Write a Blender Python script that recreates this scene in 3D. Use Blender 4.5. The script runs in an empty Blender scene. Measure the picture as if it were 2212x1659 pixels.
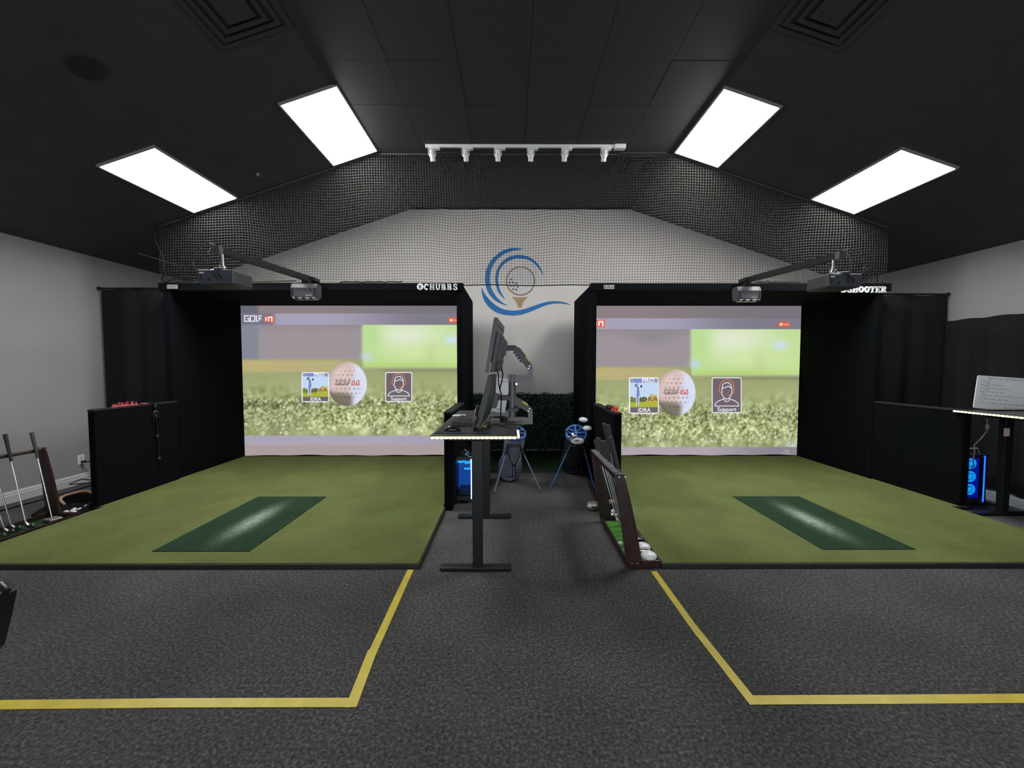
import bpy, bmesh, math, random
import numpy as np
from mathutils import Vector, Matrix

random.seed(7)
np.random.seed(7)
C = bpy.context.scene.collection
PI = math.pi
sc = bpy.context.scene

# ------------------------------------------------------------------ camera, world, exposure
cam_d = bpy.data.cameras.new('camera')
cam_d.sensor_fit = 'HORIZONTAL'
cam_d.sensor_width = 36.0
cam_d.lens = 36.0 * 873.2 / 2212.0
cam_d.clip_start = 0.05
cam = bpy.data.objects.new('camera', cam_d)
C.objects.link(cam)
cam.location = (0, 0, 1.52)
cam.rotation_euler = (PI / 2 - 0.0445, 0, -0.003)
sc.camera = cam

w = bpy.data.worlds.new('world')
sc.world = w
w.use_nodes = True
w.node_tree.nodes['Background'].inputs[0].default_value = (0.5, 0.6, 0.75, 1)
w.node_tree.nodes['Background'].inputs[1].default_value = 0.02

sc.view_settings.view_transform = 'Standard'
sc.view_settings.look = 'None'
sc.view_settings.exposure = 0.0
sc.view_settings.gamma = 1.0
sc.view_settings.use_curve_mapping = False
PANEL = 41.0          # radiance of the ceiling light diffusers
# daylight entering by the storefront window behind the viewpoint
dl_ = bpy.data.lights.new('window_daylight', 'AREA')
dl_.shape = 'RECTANGLE'
dl_.size, dl_.size_y = 9.2, 2.1
dl_.energy = 240.0
dl_.color = (0.86, 0.92, 1.0)
dlo = bpy.data.objects.new('window_daylight', dl_)
C.objects.link(dlo)
dlo.location = (0.2, -3.36, 1.19)
dlo.rotation_euler = (PI / 2, 0, 0)


# ------------------------------------------------------------------ materials
def lin(c):
    return tuple(((v / 255.0) / 12.92 if v / 255.0 <= 0.04045 else ((v / 255.0 + 0.055) / 1.055) ** 2.4) for v in c)


MATS = {}


def M(name, col, rough=0.6, metal=0.0, noise=0.0, scale=40.0, bump=0.0, spec=0.5, col2=None):
    if name in MATS:
        return MATS[name]
    m = bpy.data.materials.new(name)
    m.use_nodes = True
    nt = m.node_tree
    b = nt.nodes['Principled BSDF']
    b.inputs['Roughness'].default_value = rough
    b.inputs['Metallic'].default_value = metal
    b.inputs['Specular IOR Level'].default_value = spec
    b.inputs['Base Color'].default_value = (*col, 1)
    if noise > 0 or bump > 0:
        tc = nt.nodes.new('ShaderNodeTexCoord')
        n = nt.nodes.new('ShaderNodeTexNoise')
        n.inputs['Scale'].default_value = scale
        n.inputs['Detail'].default_value = 4.0
        nt.links.new(tc.outputs['Object'], n.inputs['Vector'])
        if noise > 0:
            r = nt.nodes.new('ShaderNodeValToRGB')
            r.color_ramp.elements[0].position = 0.3
            r.color_ramp.elements[1].position = 0.7
            c2 = col2 if col2 else tuple(min(1, v * (1 + noise)) for v in col)
            c1 = col if col2 else tuple(v * (1 - noise) for v in col)
            r.color_ramp.elements[0].color = (*c1, 1)
            r.color_ramp.elements[1].color = (*c2, 1)
            nt.links.new(n.outputs['Fac'], r.inputs['Fac'])
            nt.links.new(r.outputs['Color'], b.inputs['Base Color'])
        if bump > 0:
            bp = nt.nodes.new('ShaderNodeBump')
            bp.inputs['Strength'].default_value = bump
            bp.inputs['Distance'].default_value = 0.01
            nt.links.new(n.outputs['Fac'], bp.inputs['Height'])
            nt.links.new(bp.outputs['Normal'], b.inputs['Normal'])
    MATS[name] = m
    return m


def EM(name, rgb, strength=1.0, sample=True):
    if name in MATS:
        return MATS[name]
    m = bpy.data.materials.new(name)
    m.use_nodes = True
    b = m.node_tree.nodes['Principled BSDF']
    b.inputs['Base Color'].default_value = (0.01, 0.01, 0.01, 1)
    b.inputs['Specular IOR Level'].default_value = 0.0
    b.inputs['Emission Color'].default_value = (*rgb, 1)
    b.inputs['Emission Strength'].default_value = strength
    if not sample:
        m.cycles.emission_sampling = 'NONE'
    MATS[name] = m
    return m


def px_em(name, rgb255, k=1.0):
    return EM(name, lin(rgb255), k, False)


def speckle(name, c_dark, c_mid, c_light, scale, rough=0.95, bump=0.4, patch=None):
    """short pile: two noises, fine fibre speckle over broad wear"""
    m = bpy.data.materials.new(name)
    m.use_nodes = True
    nt = m.node_tree
    b = nt.nodes['Principled BSDF']
    b.inputs['Roughness'].default_value = rough
    b.inputs['Specular IOR Level'].default_value = 0.15
    tc = nt.nodes.new('ShaderNodeTexCoord')
    n1 = nt.nodes.new('ShaderNodeTexNoise')
    n1.inputs['Scale'].default_value = scale
    n1.inputs['Detail'].default_value = 6
    n1.inputs['Roughness'].default_value = 0.75
    n2 = nt.nodes.new('ShaderNodeTexNoise')
    n2.inputs['Scale'].default_value = 2.2
    n2.inputs['Detail'].default_value = 3
    nt.links.new(tc.outputs['Object'], n1.inputs['Vector'])
    nt.links.new(tc.outputs['Object'], n2.inputs['Vector'])
    r = nt.nodes.new('ShaderNodeValToRGB')
    e = r.color_ramp.elements
    e[0].position = 0.36
    e[0].color = (*c_dark, 1)
    e[1].position = 0.66
    e[1].color = (*c_light, 1)
    x = e.new(0.52)
    x.color = (*c_mid, 1)
    nt.links.new(n1.outputs['Fac'], r.inputs['Fac'])
    mx = nt.nodes.new('ShaderNodeMix')
    mx.data_type = 'RGBA'
    mx.blend_type = 'MULTIPLY'
    r2 = nt.nodes.new('ShaderNodeValToRGB')
    r2.color_ramp.elements[0].position = 0.35
    r2.color_ramp.elements[0].color = (0.82, 0.82, 0.82, 1)
    r2.color_ramp.elements[1].position = 0.65
    r2.color_ramp.elements[1].color = (1, 1, 1, 1)
    nt.links.new(n2.outputs['Fac'], r2.inputs['Fac'])
    mx.inputs[0].default_value = 1.0
    nt.links.new(r.outputs['Color'], mx.inputs[6])
    nt.links.new(r2.outputs['Color'], mx.inputs[7])
    out = mx.outputs[2]
    if patch:
        # worn pale streak along the object's own y axis, centred on its origin
        sx = nt.nodes.new('ShaderNodeSeparateXYZ')
        nt.links.new(tc.outputs['Object'], sx.inputs[0])

        def mth(op, a, bv=None):
            q = nt.nodes.new('ShaderNodeMath')
            q.operation = op
            if isinstance(a, (int, float)):
                q.inputs[0].default_value = a
            else:
                nt.links.new(a, q.inputs[0])
            if bv is not None:
                if isinstance(bv, (int, float)):
                    q.inputs[1].default_value = bv
                else:
                    nt.links.new(bv, q.inputs[1])
            return q.outputs[0]
        gx = mth('POWER', mth('DIVIDE', mth('ADD', sx.outputs[0], -patch[0]), patch[1]), 2.0)
        gy = mth('POWER', mth('DIVIDE', mth('ADD', sx.outputs[1], -patch[2]), patch[3]), 2.0)
        g = mth('EXPONENT', mth('MULTIPLY', mth('ADD', gx, gy), -1.0))
        n3 = nt.nodes.new('ShaderNodeTexNoise')
        n3.inputs['Scale'].default_value = 26
        n3.inputs['Detail'].default_value = 5
        nt.links.new(tc.outputs['Object'], n3.inputs['Vector'])
        f = mth('MULTIPLY', g, mth('MULTIPLY', n3.outputs['Fac'], 1.5))
        mp = nt.nodes.new('ShaderNodeMix')
        mp.data_type = 'RGBA'
        nt.links.new(f, mp.inputs[0])
        nt.links.new(out, mp.inputs[6])
        mp.inputs[7].default_value = (*patch[4], 1)
        out = mp.outputs[2]
    nt.links.new(out, b.inputs['Base Color'])
    bp = nt.nodes.new('ShaderNodeBump')
    bp.inputs['Strength'].default_value = bump
    bp.inputs['Distance'].default_value = 0.006
    nt.links.new(n1.outputs['Fac'], bp.inputs['Height'])
    nt.links.new(bp.outputs['Normal'], b.inputs['Normal'])
    return m


# ------------------------------------------------------------------ mesh helpers
class B:
    def __init__(self, mat=None):
        self.bm = bmesh.new()
        self.mat = mat

    def _v(self, p):
        return self.bm.verts.new(p)

    def hexa(self, c):
        """eight corners: bottom ring of four, top ring of four"""
        v = [self._v(p) for p in c]
        for f in ((3, 2, 1, 0), (4, 5, 6, 7), (0, 1, 5, 4), (1, 2, 6, 5), (2, 3, 7, 6), (3, 0, 4, 7)):
            self.bm.faces.new([v[i] for i in f])
        return v

    def box(self, x0, x1, y0, y1, z0, z1, bev=0.0, seg=2):
        v = self.hexa([(x0, y0, z0), (x1, y0, z0), (x1, y1, z0), (x0, y1, z0),
                       (x0, y0, z1), (x1, y0, z1), (x1, y1, z1), (x0, y1, z1)])
        if bev > 0:
            es = {e for q in v for e in q.link_edges}
            bmesh.ops.bevel(self.bm, geom=list(es), offset=bev, segments=seg, affect='EDGES', profile=0.5)
        return self

    def prism(self, pts, axis, a0, a1):
        def P(p, a):
            if axis == 'y':
                return (p[0], a, p[1])
            if axis == 'x':
                return (a, p[0], p[1])
            return (p[0], p[1], a)
        v0 = [self._v(P(p, a0)) for p in pts]
        v1 = [self._v(P(p, a1)) for p in pts]
        self.bm.faces.new(v0)
        self.bm.faces.new(list(reversed(v1)))
        n = len(pts)
        for i in range(n):
            j = (i + 1) % n
            self.bm.faces.new((v0[j], v0[i], v1[i], v1[j]))
        return self

    def flat(self, pts):
        self.bm.faces.new([self._v(p) for p in pts])
        return self

    def tube(self, pts, r, n=8, cap=True, flat=1.0):
        pts = [Vector(p) for p in pts]
        if isinstance(r, (int, float)):
            r = [r] * len(pts)
        rings = []
        prev = None
        for i, p in enumerate(pts):
            if i == 0:
                d = pts[1] - pts[0]
            elif i == len(pts) - 1:
                d = pts[-1] - pts[-2]
            else:
                d = (pts[i + 1] - pts[i]).normalized() + (pts[i] - pts[i - 1]).normalized()
            d = d.normalized()
            if prev is None:
                up = Vector((0, 0, 1)) if abs(d.z) < 0.9 else Vector((0, 1, 0))
                s = d.cross(up).normalized()
            else:
                s = (prev - d * prev.dot(d))
                s = s.normalized() if s.length > 1e-6 else d.orthogonal().normalized()
            prev = s
            t = d.cross(s)
            rings.append([self._v(p + s * math.cos(2 * PI * k / n) * r[i] + t * math.sin(2 * PI * k / n) * r[i] * flat)
                          for k in range(n)])
        for a, b in zip(rings, rings[1:]):
            for k in range(n):
                self.bm.faces.new((a[k], a[(k + 1) % n], b[(k + 1) % n], b[k]))
        if cap:
            self.bm.faces.new(list(reversed(rings[0])))
            self.bm.faces.new(rings[-1])
        return self

    def lathe(self, prof, c=(0, 0, 0), axis=(0, 0, 1), n=20):
        ax = Vector(axis).normalized()
        s = ax.orthogonal().normalized()
        t = ax.cross(s)
        c = Vector(c)
        rings = []
        for r, h in prof:
            if r < 1e-6:
                rings.append([self._v(c + ax * h)])
            else:
                rings.append([self._v(c + ax * h + (s * math.cos(2 * PI * k / n) + t * math.sin(2 * PI * k / n)) * r) for k in range(n)])
        for a, b in zip(rings, rings[1:]):
            for k in range(n):
                k2 = (k + 1) % n
                if len(a) == 1 and len(b) == 1:
                    continue
                if len(a) == 1:
                    self.bm.faces.new((a[0], b[k2], b[k]))
                elif len(b) == 1:
                    self.bm.faces.new((a[k], a[k2], b[0]))
                else:
                    self.bm.faces.new((a[k], a[k2], b[k2], b[k]))
        for ring, rev in ((rings[0], True), (rings[-1], False)):
            if len(ring) > 1:
                self.bm.faces.new(list(reversed(ring)) if rev else ring)
        return self

    def ball(self, c, r, sc_=(1, 1, 1), u=14, v=9):
        m = Matrix.Translation(c) @ Matrix.Diagonal((*[r * q for q in sc_], 1))
        bmesh.ops.create_uvsphere(self.bm, u_segments=u, v_segments=v, radius=1, matrix=m)
        return self

    def obj(self, name, mat, parent=None, smooth=0, local=False):
        bm = self.bm
        if self.mat is not None:
            bmesh.ops.transform(bm, matrix=self.mat, verts=bm.verts)
        if parent is not None and not local:
            off = Vector((0, 0, 0))
            q = parent
            while q is not None:
                off += q.location
                q = q.parent
            bmesh.ops.translate(bm, vec=-off, verts=bm.verts)
        bmesh.ops.recalc_face_normals(bm, faces=bm.faces)
        me = bpy.data.meshes.new(name)
        bm.to_mesh(me)
        bm.free()
        if smooth:
            for p in me.polygons:
                p.use_smooth = True
            me.set_sharp_from_angle(angle=math.radians(smooth))
        me.materials.append(mat)
        o = bpy.data.objects.new(name, me)
        C.objects.link(o)
        if parent is not None:
            o.parent = parent
        return o


def tag(o, label=None, cat=None, group=None, kind=None):
    if label:
        o['label'] = label
    if cat:
        o['category'] = cat
    if group:
        o['group'] = group
    if kind:
        o['kind'] = kind
    return o


def thing(name, label, cat, loc=(0, 0, 0), group=None):
    o = bpy.data.objects.new(name, None)
    o.empty_display_size = 0.05
    C.objects.link(o)
    o.location = loc
    return tag(o, label, cat, group)


KIDS = lambda o: [c for c in bpy.data.objects if c.parent == o]


def copy_tree(o, parent=None):
    c = o.copy()
    C.objects.link(c)
    if parent is not None:
        c.parent = parent
    for ch in KIDS(o):
        copy_tree(ch, c)
    return c


def struct(name, b, mat, parent=None, smooth=0):
    return tag(b.obj(name, mat, parent, smooth), kind='structure')


def text_mesh(s, size, loc, mat, name, parent, extr=0.0, bold=0.0, align='CENTER', shear=0.0, xs=1.0, rot=None):
    cu = bpy.data.curves.new(name, 'FONT')
    cu.body = s
    cu.size = size
    cu.extrude = extr
    cu.offset = bold
    cu.align_x = align
    cu.align_y = 'CENTER'
    cu.shear = shear
    cu.resolution_u = 3
    t = bpy.data.objects.new(name, cu)
    C.objects.link(t)
    dg = bpy.context.evaluated_depsgraph_get()
    dg.update()
    me = bpy.data.meshes.new_from_object(t.evaluated_get(dg))
    bpy.data.objects.remove(t)
    bpy.data.curves.remove(cu)
    R_ = rot if rot is not None else Matrix.Rotation(PI / 2, 4, 'X')
    off = Vector((0, 0, 0))
    q = parent
    while q is not None:
        off += q.location
        q = q.parent
    me.transform(Matrix.Translation(Vector(loc) - off) @ R_ @ Matrix.Diagonal((xs, 1, 1, 1)))
    me.materials.clear()
    me.materials.append(mat)
    me.name = name
    o = bpy.data.objects.new(name, me)
    C.objects.link(o)
    o.parent = parent
    return o


def ribbon(b, pts, wd, y, T=lambda p: (p[0], p[1]), closed=False):
    """flat mitred band through 2D points, mapped by T to (x, z) on the plane y"""
    pts = [Vector(T(p)) for p in pts]
    n = len(pts)
    L, Rr = [], []
    for i in range(n):
        a = pts[i - 1] if (i > 0 or closed) else None
        c = pts[(i + 1) % n] if (i < n - 1 or closed) else None
        d1 = (pts[i] - a).normalized() if a is not None else None
        d2 = (c - pts[i]).normalized() if c is not None else None
        d = (d1 or d2) if (d1 is None or d2 is None) else (d1 + d2)
        d = d.normalized() if d.length > 1e-6 else d2
        nn = Vector((-d.y, d.x))
        k = 1.0
        if d1 is not None and d2 is not None:
            k = 1.0 / max(0.45, nn.dot(Vector((-d2.y, d2.x))))
        L.append(pts[i] + nn * wd / 2 * k)
        Rr.append(pts[i] - nn * wd / 2 * k)
    m = n if closed else n - 1
    vl = [b._v((p.x, y, p.y)) for p in L]
    vr = [b._v((p.x, y, p.y)) for p in Rr]
    for i in range(m):
        j = (i + 1) % n
        b.bm.faces.new((vl[i], vl[j], vr[j], vr[i]))


# common materials
BLACK_FAB = M('black_fabric', (0.0042, 0.0050, 0.0062), 0.95, noise=0.25, scale=60, bump=0.1, spec=0.05)
CURTAIN = M('curtain_cloth', (0.0125, 0.0125, 0.0145), 0.9, noise=0.2, scale=25, spec=0.12)
BLACK_PL = M('black_plastic', (0.012, 0.012, 0.014), 0.45)
BLACK_MET = M('black_metal', (0.0055, 0.006, 0.0063), 0.45, spec=0.35)
GREY_PL = M('grey_plastic', (0.075, 0.072, 0.08), 0.45)
MID_GREY = M('slate_metal', (0.10, 0.098, 0.11), 0.4)
DARK_GREY = M('charcoal_plastic', (0.035, 0.037, 0.04), 0.5)
CHROME = M('chrome', (0.75, 0.75, 0.76), 0.22, 1.0)
STEEL = M('steel_shaft', (0.6, 0.59, 0.58), 0.28, 1.0)
WHITE = M('white_paint', (0.75, 0.74, 0.73), 0.4)
WHITE_GL = M('white_gloss', (0.82, 0.81, 0.80), 0.2)
RUBBER = M('grip_rubber', (0.02, 0.02, 0.022), 0.8)
CABLE = M('cable_black', (0.007, 0.007, 0.008), 0.75, spec=.15)
WOOD = M('mahogany', (0.028, 0.010, 0.009), 0.35, noise=0.45, scale=18, bump=0.05)
TURF_MINI = speckle('rack_turf', (0.03, 0.10, 0.015), (0.06, 0.20, 0.03), (0.10, 0.30, 0.06), 160)

# ------------------------------------------------------------------ the room shell
XL, XR, YB, YF = -5.555, 5.90, 7.13, -3.2
FL, FR, H, SL = -1.7357, 2.0734, 4.2285, 0.3288
zs = lambda x: H - SL * (FL - x) if x < FL else (H - SL * (x - FR) if x > FR else H)

CARPET = speckle('carpet', (0.028, 0.028, 0.027), (0.080, 0.078, 0.075), (0.180, 0.176, 0.168), 62)
struct('floor', B().box(XL - .1, XR + .1, YF - .1, YB + .1, -0.1, 0.0), CARPET)
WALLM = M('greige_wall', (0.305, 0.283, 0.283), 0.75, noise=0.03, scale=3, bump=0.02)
WALLM_LIT = M('greige_wall_lit', (0.74, 0.68, 0.645), 0.75, noise=0.02, scale=3, bump=0.02)  # same greige paint, lightened to stand in for stronger light on this wall
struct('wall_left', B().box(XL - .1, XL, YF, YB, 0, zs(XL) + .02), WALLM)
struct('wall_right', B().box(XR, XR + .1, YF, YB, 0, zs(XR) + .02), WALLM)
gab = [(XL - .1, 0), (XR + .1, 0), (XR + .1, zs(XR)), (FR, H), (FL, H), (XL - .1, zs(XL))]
struct('wall_back', B().prism(gab, 'y', YB, YB + .1), WALLM_LIT)
wf = B()
WX0, WX1, WZ0, WZ1 = -4.4, 4.8, 0.12, 2.25       # storefront window behind the viewpoint
wf.prism([(XL - .1, 0), (WX0, 0), (WX0, WZ1), (XL - .1, WZ1)], 'y', YF - .1, YF)
wf.prism([(WX1, 0), (XR + .1, 0), (XR + .1, WZ1), (WX1, WZ1)], 'y', YF - .1, YF)
wf.box(WX0, WX1, YF - .1, YF, 0, WZ0)
wf.prism([(XL - .1, WZ1), (XR + .1, WZ1), (XR + .1, zs(XR)), (FR, H), (FL, H), (XL - .1, zs(XL))], 'y', YF - .1, YF)
struct('wall_front', wf, WALLM)
wn = B()
for k in range(6):
    xx = WX0 + (WX1 - WX0) * k / 5
    wn.box(xx - .03, xx + .03, YF - .08, YF - .02, WZ0, WZ1)
struct('window_1', wn, BLACK_MET)
CEIL = M('black_ceiling_paint', (0.037, 0.040, 0.041), 0.62, noise=0.12, scale=5, bump=0.06, spec=0.35)
cb = B()
cb.prism([(XL - .1, zs(XL - .1)), (FL, H), (FL, H + .1), (XL - .1, zs(XL - .1) + .1)], 'y', YF - .1, YB + .1)
cb.prism([(FR, H), (XR + .1, zs(XR + .1)), (XR + .1, zs(XR + .1) + .1), (FR, H + .1)], 'y', YF - .1, YB + .1)
cb.prism([(FL, H + .02), (FR, H + .02), (FR, H + .1), (FL, H + .1)], 'y', YF - .1, YB + .1)
ceil = struct('ceiling', cb, CEIL)
tw, td = (FR - FL) / 6, 0.6125
TILE = M('black_ceiling_tile', (0.037, 0.039, 0.039), 0.7, noise=0.12, scale=90, bump=0.1, spec=0.3)
tile_b = B().box(-tw / 2 + .0018, tw / 2 - .0018, -td / 2 + .0018, td / 2 - .0018, -0.004, 0.012)
tile0 = None
for j in range(9):
    for i in range(6):
        y = 2.18 + td * j
        if y + td / 2 > YB + 0.01:
            continue
        if tile0 is None:
            o = tile0 = tile_b.obj('ceiling_tile', TILE, ceil, local=True)
        else:
            o = tile0.copy()
            C.objects.link(o)
        o.location = (FL + tw * (i + .5), y, H + 0.004 + random.uniform(-.0012, .0012))
bbp = lambda s: [(0, 0), (0.018 * s, 0), (0.018 * s, 0.085), (0.012 * s, 0.095), (0.014 * s, 0.105), (0.006 * s, 0.125), (0, 0.13)]
BASEW = M('white_trim', (0.55, 0.52, 0.52), 0.4)
struct('baseboard_left', B(Matrix.Translation((XL, 0, 0))).prism(bbp(1), 'y', YF, 5.46), BASEW)
struct('trim_1', B().box(5.42, XR, YF, 5.40, 0.0, 0.006), M('bare_floor', (0.24, 0.27, 0.30), 0.5, noise=0.15, scale=8))

# ------------------------------------------------------------------ ceiling lights
a_sl = math.atan(SL)
LED_WHITE = EM('panel_light', (0.96, 1.0, 0.985), PANEL)
lg = thing('ceiling_light', 'outer bright LED panel low on the left ceiling slope, nearest the left wall', 'light')
fb = B()
for q in ((-.302, -.286, -.604, .604), (.286, .302, -.604, .604), (-.286, .286, -.604, -.588), (-.286, .286, .588, .604)):
    fb.box(*q, -0.022, 0.0)
fb.obj('frame', M('light_frame', (0.25, 0.25, 0.25), 0.5), lg, local=True)
B().box(-.286, .286, -.588, .588, -0.014, -0.004).obj('diffuser', LED_WHITE, lg, local=True)
LXY = 4.63


def put_light(o, xa, label):
    xm = xa + 0.2735
    o.location = (xm, LXY, zs(xm) - 0.001)
    o.rotation_euler = (0, -a_sl if xm < 0 else a_sl, 0)
    o['label'] = label
    o['group'] = 'ceiling light panels'


put_light(lg, -4.018, lg['label'])
put_light(copy_tree(lg), -2.2397, 'inner bright LED panel high on the left ceiling slope, beside the flat ceiling')
put_light(copy_tree(lg), 2.078, 'inner bright LED panel high on the right ceiling slope, beside the flat ceiling')
put_light(copy_tree(lg), 3.827, 'outer bright LED panel low on the right ceiling slope, nearest the right wall')

# ------------------------------------------------------------------ vents, speaker, track light
VENT = M('vent_black', (0.018, 0.019, 0.019), 0.6)
VENT2 = M('vent_edge', (0.026, 0.028, 0.028), 0.65)
vt = thing('ceiling_vent', 'black square four-way air vent in the flat ceiling behind the left track light end', 'vent')
for k, (ro, ri, z0) in enumerate(((.30, .262, -.012), (.235, .205, -.020), (.170, .140, -.026), (.105, .0, -.030))):
    vb = B()
    if ri > 0:
        for q in ((-ro, -ri, -ro, ro), (ri, ro, -ro, ro), (-ri, ri, -ro, -ri), (-ri, ri, ri, ro)):
            vb.box(*q, z0, z0 + 0.012)
    else:
        vb.box(-ro, ro, -ro, ro, z0, z0 + 0.012)
    vb.obj('frame' if k == 0 else 'louver', VENT2, vt, local=True)
B().box(-.262, .262, -.262, .262, -.004, -.001).obj('backing', VENT, vt, local=True)


def put_vent(o, x, y, label):
    o.location = (x, y, zs(x) - (0.001 if FL < x < FR else 0.002))
    o.rotation_euler = (0, 0 if FL < x < FR else (-a_sl if x < 0 else a_sl), 0)
    o['label'] = label
    o['group'] = 'ceiling air vents'


put_vent(vt, -0.72, 5.545, vt['label'])
put_vent(copy_tree(vt), 1.68, 5.545, 'black square four-way air vent in the flat ceiling, right of the track light end')
put_vent(copy_tree(vt), -2.02, 3.05, 'black square air vent cut by the top of the frame on the left slope')
put_vent(copy_tree(vt), 2.36, 3.05, 'black square air vent cut by the top of the frame on the right slope')

sp = thing('ceiling_speaker', 'round black speaker grille flush in the upper left ceiling slope', 'speaker')
B().lathe([(0.0, -.004), (.10, -.006), (.115, -.010), (.128, -.004), (.128, 0)], n=32).obj('rim', VENT, sp, 40, True)
B().lathe([(0.0, -.0105), (.105, -.0105), (.105, -.009)], n=32).obj('grille', M('grille_black', (.006, .006, .007), .8, noise=.5, scale=300), sp, 0, True)
sp.location = (-3.175, 3.14, zs(-3.175) - .001)
sp.rotation_euler = (0, -a_sl, 0)

tr = thing('track_light', 'white track rail with six white spotlights under the black ceiling', 'light', (0.17, 5.08, H))
B().box(-1.045, 1.31, 5.062, 5.098, H - .034, H - .001, .004).obj('rail', WHITE, tr)
B().box(1.27, 1.405, 5.045, 5.115, H - .052, H - .001, .006).obj('feed_box', WHITE, tr)
LAMP_FIN = M('lamp_fins', (.45, .45, .45), .4)
for k, pxx in enumerate((933, 1004, 1073, 1143, 1216, 1300)):
    x = (pxx - 1103) * 0.00573
    adp = B().box(x - .02, x + .105, 5.055, 5.105, H - .062, H - .030, .006).obj('spotlight', WHITE, tr)
    jx = [.0, .012, -.004, .006, -.006, .004][k]
    ax = Vector((jx * 3, .62 + .06 * math.sin(k * 2), -1)).normalized()
    top = Vector((x + .015, 5.045, H - .075))
    B().lathe([(.026, .0), (.031, .012), (.031, .05), (.040, .055), (.040, .075), (.031, .078), (.031, .125), (.026, .128), (.02, .118), (0, .116)], top, ax, 18).obj('lamp_head', WHITE, adp, 40)
    fb = B()
    for q in range(8):
        fb.lathe([(.034, .006 + q * .006), (.034, .008 + q * .006)], top, ax, 16)
    fb.obj('heat_sink', LAMP_FIN, adp)
    yk = B()
    s = ax.cross(Vector((0, 1, 0))).normalized()
    yk.tube([top + s * .043 + ax * .06, top + s * .043 - ax * .012, top - ax * .022 + s * .02, top - ax * .022 - s * .02, top - s * .043 - ax * .012, top - s * .043 + ax * .06], .0045, 6)
    yk.obj('yoke', WHITE, adp)

hk = B().lathe([(.022, 0), (.022, -.006), (.008, -.012), (.008, -.022), (.018, -.026), (0, -.028)], (-3.012, 4.93, zs(-3.012)), (0, 0, 1), 12)
tag(hk.obj('ceiling_hook', M('pale_metal', (.5, .48, .45), .4, .5), None, 40), 'tiny pale metal fitting on the left slope between the two bright panels', 'ceiling fitting')
rb = B().tube([(-5.18, 5.70, zs(-5.18) - .01), (-5.17, 6.45, zs(-5.17) - .01)], .006, 6)
tag(rb.obj('ceiling_rod', M('rod_grey', (.30, .30, .32), .4), None), 'thin pale rod under the left ceiling slope above the corner curtain', 'rod')

# ------------------------------------------------------------------ wall emblem
em = thing('wall_emblem', 'blue wave and tan golf ball on tee emblem painted on the back wall', 'wall emblem', (0.29, YB, 2.96))


def EZ(z):
    px, py = 860 + z[0] / 5.027, 500 + z[1] / 5.027
    return (-0.511 + (px - 1040) * 0.00806, 3.532 - (py - 540) * 0.00798)


def smooth_poly(pts, it=2):
    for _ in range(it):
        q = []
        n = len(pts)
        for i in range(n):
            a, b_ = pts[i], pts[(i + 1) % n]
            q.append((a[0] * .75 + b_[0] * .25, a[1] * .75 + b_[1] * .25))
            q.append((a[0] * .25 + b_[0] * .75, a[1] * .25 + b_[1] * .75))
        pts = q
    return pts


BLUE = M('emblem_blue', (0.012, 0.165, 0.46), 0.5)
TAN = M('emblem_tan', (0.42, 0.27, 0.14), 0.5)
swA = [(1370, 192), (1290, 178), (1220, 178), (1150, 197), (1080, 238), (1010, 305), (962, 390), (942, 480), (944, 560), (962, 630), (1000, 700), (1060, 755), (1130, 790), (1208, 810),
       (1130, 770), (1070, 712), (1022, 640), (996, 560), (994, 480), (1012, 400), (1052, 325), (1110, 268), (1180, 226), (1270, 201)]
swB = [(1580, 490), (1568, 430), (1525, 352), (1455, 290), (1375, 255), (1290, 250), (1205, 268), (1125, 325), (1073, 405), (1052, 490), (1058, 580), (1083, 650), (1122, 702), (1172, 742),
       (1125, 675), (1095, 600), (1082, 530), (1087, 460), (1112, 395), (1162, 340), (1232, 302), (1310, 287), (1390, 297), (1460, 327), (1520, 385), (1560, 445)]
swC = [(903, 592), (908, 680), (938, 760), (990, 830), (1062, 880), (1150, 907), (1250, 915), (1350, 902), (1450, 867), (1560, 817), (1650, 787), (1740, 778), (1830, 786), (1898, 804),
       (1825, 770), (1740, 754), (1650, 755), (1560, 775), (1450, 815), (1350, 848), (1250, 860), (1160, 850), (1080, 815), (1010, 760), (960, 700), (925, 650)]
for p in (swA, swB, swC):
    B().prism([EZ(q) for q in smooth_poly(p, 1)], 'y', YB - .004, YB - .0005).obj('swoosh', BLUE, em)
cx, cy = 1330, 535
circ = lambda r, n=40, c=(cx, cy): [(c[0] + r * math.cos(2 * PI * k / n), c[1] + r * math.sin(2 * PI * k / n)) for k in range(n)]
rb = B()
ribbon(rb, circ(153), 17 * 0.0016, YB - .004, EZ, True)
rb.obj('ball_ring', M('emblem_ring', (.33, .22, .15), .5), em)
B().prism([EZ(q) for q in circ(146)], 'y', YB - .003, YB - .0005).obj('ball_face', M('emblem_white', (.68, .66, .66), .5), em)
for q in ((1227, 517), (1213, 552), (1247, 550), (1222, 588), (1258, 590), (1283, 562), (1300, 600), (1250, 625), (1284, 630)):
    B().prism([EZ(t) for t in circ(12, 14, q)], 'y', YB - .006, YB - .003).obj('dimple', M('emblem_dot', (.22, .14, .11), .5), em)
tee = [(1243, 703), (1265, 712), (1325, 714), (1385, 712), (1406, 703), (1402, 720), (1375, 745), (1355, 785), (1341, 827), (1305, 827), (1293, 790), (1270, 745), (1246, 720)]
B().prism([EZ(q) for q in tee], 'y', YB - .004, YB - .0005).obj('tee', TAN, em)

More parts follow.
